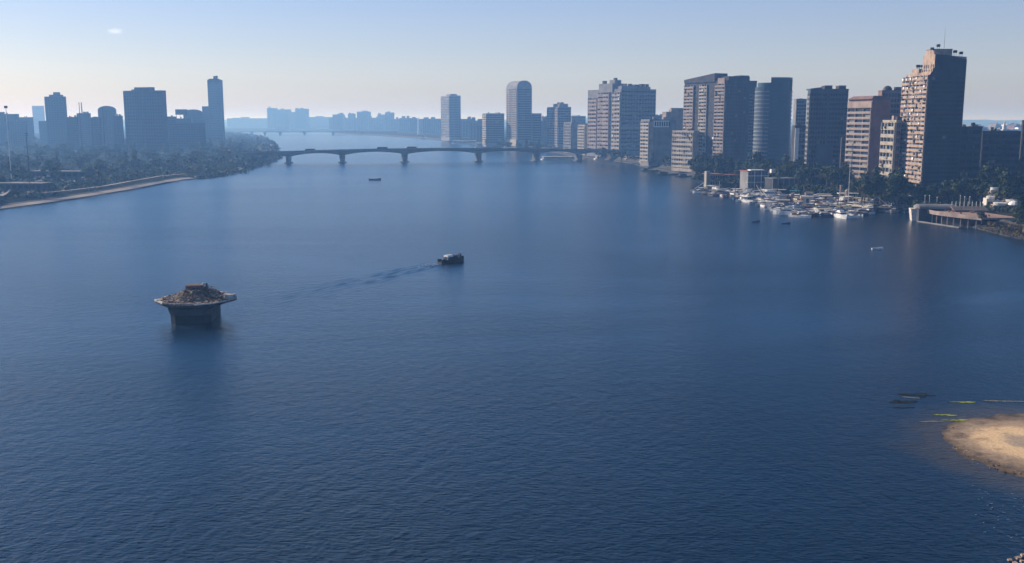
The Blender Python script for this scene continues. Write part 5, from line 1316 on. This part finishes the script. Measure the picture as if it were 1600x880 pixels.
for i, (px, Y, s) in enumerate(((1445, 520, 1), (1452, 520, 1), (1464, 522, .8), (1500, 512, 1.1), (1507, 512, 1), (1515, 512, 1))):
    r = link('lamp_post', None, None, (x_at(px, Y, 8), Y, 5)); tag(r, 'thin pale post behind the pavilions at the tower foot', 'lamp post', 'pale posts behind the terrace pavilions')
    m = MB(); m.bar((0, 0, -.5), (0, 0, 5.5 * s), .1, M_white, 5); m.build('pole', r); m = MB(); m.cyl(0, 0, 5.5 * s, 5.5 * s + .5, .28, .2, M_white, 7); m.build('lamp', r)
# flagpole and white sheet roof in the marina
Y = 575; r = tag(empty('flagpole', (x_at(1326, Y, 8), Y, 3)), 'tall thin pale flagpole behind the marina', 'flagpole')
m = MB(); m.bar((0, 0, -1), (0, 0, z_at(252, Y) - 3), .16, M_white, 6, .08); m.build('pole', r)
p = at(1312, 317, 1); r = tag(empty('jetty_shelter', (p.x, p.y, 1), R(-4)), 'flat white shelter roof on thin posts at the marina jetty', 'shelter')
m = MB(); m.box(-1, 11, 0, 3.6, 5.4, 5.75, M_white); m.build('roof', r)
for x in (0, 5, 10):
    for y in (.3, 3.3): m = MB(); m.bar((x, y, -1.6), (x, y, 5.45), .1, M_white, 5); m.build('post', r)
p = at(1340, 325, 2); r = tag(empty('grassy_mole', (p.x, p.y, 0), R(-14)), 'low earth mole with a pale grassy top behind the near boats', 'mole')
m = MB(); m.prism([(-10, 0), (34, 0), (36, 6), (-12, 7)], -1, 2.3, M_stone, top=[(-9, .8), (33, .8), (34, 5.5), (-11, 6)]); m.build('bank', r)
m = MB(); m.prism([(-9, .8), (33, .8), (34, 5.5), (-11, 6)], 2.3, 2.5, mat('dry_grass', (.27, .25, .15), (.17, .17, .10), scale=1)); m.build('grass_top', r)
# red brown jumble: sheds, timber, tarpaulins on pontoons
rj = random.Random(9); M_tarp = [M_rubw, M_tan, M_brown, M_hulls['turquoise'], M_cream, M_wood, M_grey, M_white]
TW = ['pale', 'tan', 'brown', 'turquoise', 'cream', 'wooden', 'grey', 'white']; used_j = set(); cntj = 0
while cntj < 26:
    px = rj.uniform(1236, 1335); py = rj.uniform(300, 317); p = at(px, py, 1.2)
    c = rj.randrange(8); kind = rj.choice(('shed', 'crate', 'tarpaulin_heap', 'awning'))
    sz = rj.choice(('small', 'large')); where = 'left end of' if px < 1270 else 'middle of' if px < 1300 else 'right end of'
    lab = '%s %s %s on the %s the cluttered pontoons%s' % (sz, TW[c], kind.replace('_', ' '), where, ' by the water' if py > 308 else ' by the quay')
    if lab in used_j: continue
    used_j.add(lab); cntj += 1; s = rj.uniform(1.4, 2.2) if sz == 'large' else rj.uniform(.8, 1.2)
    r = tag(empty(kind, (p.x, p.y, 1.2), rj.uniform(-.6, .6)), lab, kind.replace('_', ' ') if kind != 'tarpaulin_heap' else 'heap', 'clutter on the marina pontoons')
    m = MB(); mt = M_tarp[c]
    if kind == 'shed':
        m.box(-1.4 * s, 1.4 * s, -s, s, -.1, 1.7 * s, mt); m.build('wall', r); m = MB(); m.box(-1.6 * s, 1.6 * s, -1.2 * s, 1.2 * s, 1.7 * s, 1.85 * s, rj.choice(M_tarp), top=.9); m.build('roof', r); m = MB(); m.box(-.5 * s, .2 * s, -s - .06, -s - .01, 0, 1.2 * s, M_glass); m.build('door', r)
    elif kind == 'crate':
        m.box(-.9 * s, .9 * s, -.7 * s, .7 * s, -.1, s, mt); m.build('body', r); m = MB(); m.box(-.95 * s, .95 * s, -.75 * s, .75 * s, s, 1.1 * s, mt); m.build('lid', r)
    elif kind == 'awning':
        m.box(-1.8 * s, 1.8 * s, -1.2 * s, 1.2 * s, 1.9 * s, 2.0 * s, mt); m.build('sheet', r)
        for q in ((-1.6, -1), (1.6, -1), (1.6, 1), (-1.6, 1)): m = MB(); m.bar((q[0] * s, q[1] * s, -.1), (q[0] * s, q[1] * s, 1.92 * s), .06, M_metal, 4); m.build('post', r)
    else:
        vs_, n_ = [], 7
        m.loft([[(x * s * 2, -1.2 * s * math.cos(math.pi * q / n_) * w_, s * 1.1 * math.sin(math.pi * q / n_) * w_ * rj.uniform(.85, 1.1) - .1) for q in range(n_ + 1)] for x, w_ in ((-1, .4), (-.6, .9), (0, 1.05), (.6, .8), (1, .35))], mt); m.build('sheet', r)
for i, (pxa, pya, pxb, pyb) in enumerate(((1150, 304, 1240, 309), (1235, 307, 1300, 317), (1238, 313, 1330, 316), (1300, 322, 1390, 327), (1255, 318, 1268, 334), (1310, 318, 1318, 334), (1205, 306, 1214, 322))):
    a, b = at(pxa, pya, .8), at(pxb, pyb, .8); d = Vector((b.x - a.x, b.y - a.y))
    r = tag(empty('pontoon', (a.x, a.y, 0), math.atan2(d.y, d.x)), ['long pontoon behind the boats below the glass pavilion', 'pontoon under the left clutter', 'wide pontoon under the middle clutter', 'pontoon along the earth mole', 'finger pontoon at the centre of the marina', 'finger pontoon below the flagpole', 'finger pontoon before the dark quay wall'][i], 'pontoon')
    w_ = 5 if i in (1, 2) else 1.8; m = MB(); m.box(0, d.length, -w_ / 2, w_ / 2, -.4, 1.05 if i in (1, 2) else .7, M_wood); m.build('deck', r)
# striped brick chimney-like pier and round sign behind marina
for px, Y, lb, mt in ((1314, 600, 'thin pinkish brick pier left of the flagpole', M_pink), (1324, 590, 'round pinkish kiosk at the flagpole foot', M_pink)):
    r = tag(empty('brick_pier' if 'pier' in lb else 'round_kiosk', (x_at(px, Y, 8), Y, 5)), lb, 'pier' if 'pier' in lb else 'kiosk')
    m = MB(); m.cyl(0, 0, -2, 5.6 if 'pier' in lb else 3.2, .8 if 'pier' in lb else 1.3, .7 if 'pier' in lb else 1.3, mt, 9); m.build('wall', r); m = MB(); m.cyl(0, 0, 5.6 if 'pier' in lb else 3.2, 6.0 if 'pier' in lb else 4.4, .95 if 'pier' in lb else 1.6, .9 if 'pier' in lb else .2, M_cream, 9); m.build('cap', r)
# porch / villas with white terraces on the right edge
p = at(1580, 332, 5)
v = tag(empty('terraced_villa', (p.x, p.y + 18, 4), R(-6)), 'white and cream stepped villa with rounded terraces at the right edge', 'villa')
for i, (x, y, z, w_, d_, h_, mt) in enumerate(((0, 0, 0, 6.5, 6, 3.2, M_cream), (6.4, 2, 0, 6, 6, 4.8, M_cream), (-1.5, 6.2, 0, 4, 5, 6.0, M_rubw), (7.6, 8.2, 0, 4, 5, 8.4, M_cream), (2.0, 11.4, 0, 3.8, 4, 10.2, M_rubw))):
    m = MB(); m.box(x, x + w_, y, y + d_, z - 2, z + h_, mt); m.build('wall', v)
    m = MB(); m.cyl(x + w_ / 2, y + .4, z + h_ - .2, z + h_ + 1.1, w_ * .46, w_ * .56, M_white, 14); m.build('round_terrace', v)
    m = MB()
    for j in range(3): m.box(x + .6 + j * w_ / 3.2, x + .6 + j * w_ / 3.2 + 1.1, y - .1, y - .01, z + h_ * .35, z + h_ * .72, M_glass)
    tag(m.build('window', v), None, kind='stuff')
for i, (px, py, s, lb) in enumerate(((1534, 316, 1.0, 'white parasol tent with pointed top left of the stepped villa'), (1542, 320, 1.2, 'larger white tent leaning beside the pointed one'), (1558, 322, 1.5, 'rounded white canopy at the foot of the stepped villa'), (1584, 325, 1.6, 'rounded white canopy near the right edge'))):
    p = at(px, py, 6); r = tag(empty('parasol_tent', (p.x, p.y, 5)), lb, 'tent'); m = MB(); m.bar((0, 0, -3), (0, 0, 3.2 * s), .1, M_metal, 5); m.build('pole', r)
    m = MB(); m.loft([[(rr * s * math.cos(q * .6283), rr * s * math.sin(q * .6283), z * s) for q in range(10)] for rr, z in ((1.9, 1.6), (1.7, 2.1), (1.0, 2.6), (.1, 3.6 if i < 2 else 2.9))], M_white); m.build('canopy', r)

# ---------------------------------------------------------------- left bank small things
Y = 760; zb = z_at(165, Y)
r = tag(empty('floodlight_mast', (x_at(14, Y, 30), Y, 4)), 'tall slim pale mast with a small head at the left edge', 'mast')
m = MB(); m.bar((0, 0, -1), (0, 0, zb - 6), .38, M_white, 7, .2); m.build('pole', r)
m = MB(); m.box(-1.2, 1.2, -.3, .3, zb - 6, zb - 4.2, M_grey); m.build('head', r)
Y = 620; r = tag(empty('utility_pole', (x_at(45, Y, 20), Y, 4)), 'dark utility pole with crossarms standing in the left scrub', 'utility pole')
m = MB(); zt = z_at(207, Y) - 4; m.bar((0, 0, -1), (0, 0, zt), .22, M_dark, 6, .15); m.build('pole', r)
for z in (zt - .8, zt - 2.0): m = MB(); m.box(-1.5, 1.5, -.1, .1, z, z + .22, M_dark); m.build('crossarm', r)
for i, (px, Y, py, lb) in enumerate(((127, 1200, 161, 'thin dark mast rising over the low blocks right of the square left tower'), (163, 1150, 169, 'dark thin chimney before the rounded hazy block'), (168, 1300, 174, 'shorter thin pole beside the dark thin chimney'))):
    r = tag(empty('mast', (x_at(px, Y, 30), Y, 5)), lb, 'mast'); m = MB(); m.bar((0, 0, -1), (0, 0, z_at(py, Y) - 5), .5, M_dark, 7, .35); m.build('pole', r)
    m = MB(); m.cyl(0, 0, z_at(py, Y) - 5.5, z_at(py, Y) - 4.6, .7, .7, M_dark, 7); m.build('cap', r)
Y = 3000; r = tag(empty('monument_column', (x_at(654, Y, 40), Y, 2)), 'thin white column on the far bank left of the plain square tower', 'column')
m = MB(); m.cyl(0, 0, 0, z_at(184, Y) - 2, 3.2, 2.2, M_white, 10); m.build('shaft', r); m = MB(); m.cyl(0, 0, 0, 3, 6, 5, M_white, 10); m.build('base', r)
p = at(660, 217.5); boat('sailing felucca', 'white', 'white', p.x, p.y, R(10), 'white sail boat far away at the foot of the white column', None, 2.6)
r, Wd, D, H_ = qbox('sports_stand', 'long low stand with a pale roof edge at the left picture edge', -30, 640, 42, 12, 4.5, M_backlit, 'building', z0=5, rz=-6, roof=M_blind, windows=10)
r, Wd, D, H_ = qbox('club_house', 'long grey walled club house behind the utility pole', 47, 780, 46, 12, 5, M_backlit, 'building', z0=5, rz=-8, roof=M_grey, windows=9)
m = MB(); m.box(14, 17, -.5, -.02, 1, 5.5, M_white); m.build('white_gate', r)
p = at(63, 288, 3); r = tag(empty('white_shelter', (p.x, p.y, 3), R(8)), 'small white sheet shelter in the scrub above the left beach', 'shelter')
m = MB(); m.box(-3.5, 3.5, -1, 1.4, 2.2, 2.5, M_white); m.box(-.8, .8, -.6, .8, 2.5, 3.0, M_white); m.build('roof', r)
for x in (-3, 0, 3): m = MB(); m.bar((x, 0, -1), (x, 0, 2.3), .1, M_metal, 5); m.build('post', r)
def path(name, pts, w_, z, label):
    m = MB(); l0, l1 = [], []
    P_ = [at(x, y, z) for x, y in pts]
    for i, p in enumerate(P_):
        a, b = P_[max(0, i - 1)], P_[min(len(P_) - 1, i + 1)]; d = (b - a).normalized(); nn = Vector((-d.y, d.x, 0)) * w_ / 2
        l0.append(tuple(p + nn)); l1.append(tuple(p - nn))
    m.loft([l1, l0], M_sand, caps=False, closed=False); tag(m.build(name), label, kind='structure')
path('riverside_path', [(40, 300), (70, 301), (110, 297), (160, 291), (210, 282), (250, 275), (290, 271.5)], 3.2, 5.35, 'thin pale track running behind the left beach')
path('riverside_path', [(-20, 312), (0, 306), (15, 300), (22, 292)], 3.0, 5.3, 'short pale track at the left picture edge')
for i, (px, py) in enumerate(((348, 273), (362, 270.5), (376, 268))):
    p = at(px, py, .3); boat(('open launch', 'rowing boat', 'cabin motorboat')[i], 'grey', 'grey', p.x, p.y, R(40 + 20 * i), ('grey launch', 'grey rowing boat', 'grey cabin boat')[i] + ' drawn up at the tip of the left beach', None, 1.6)
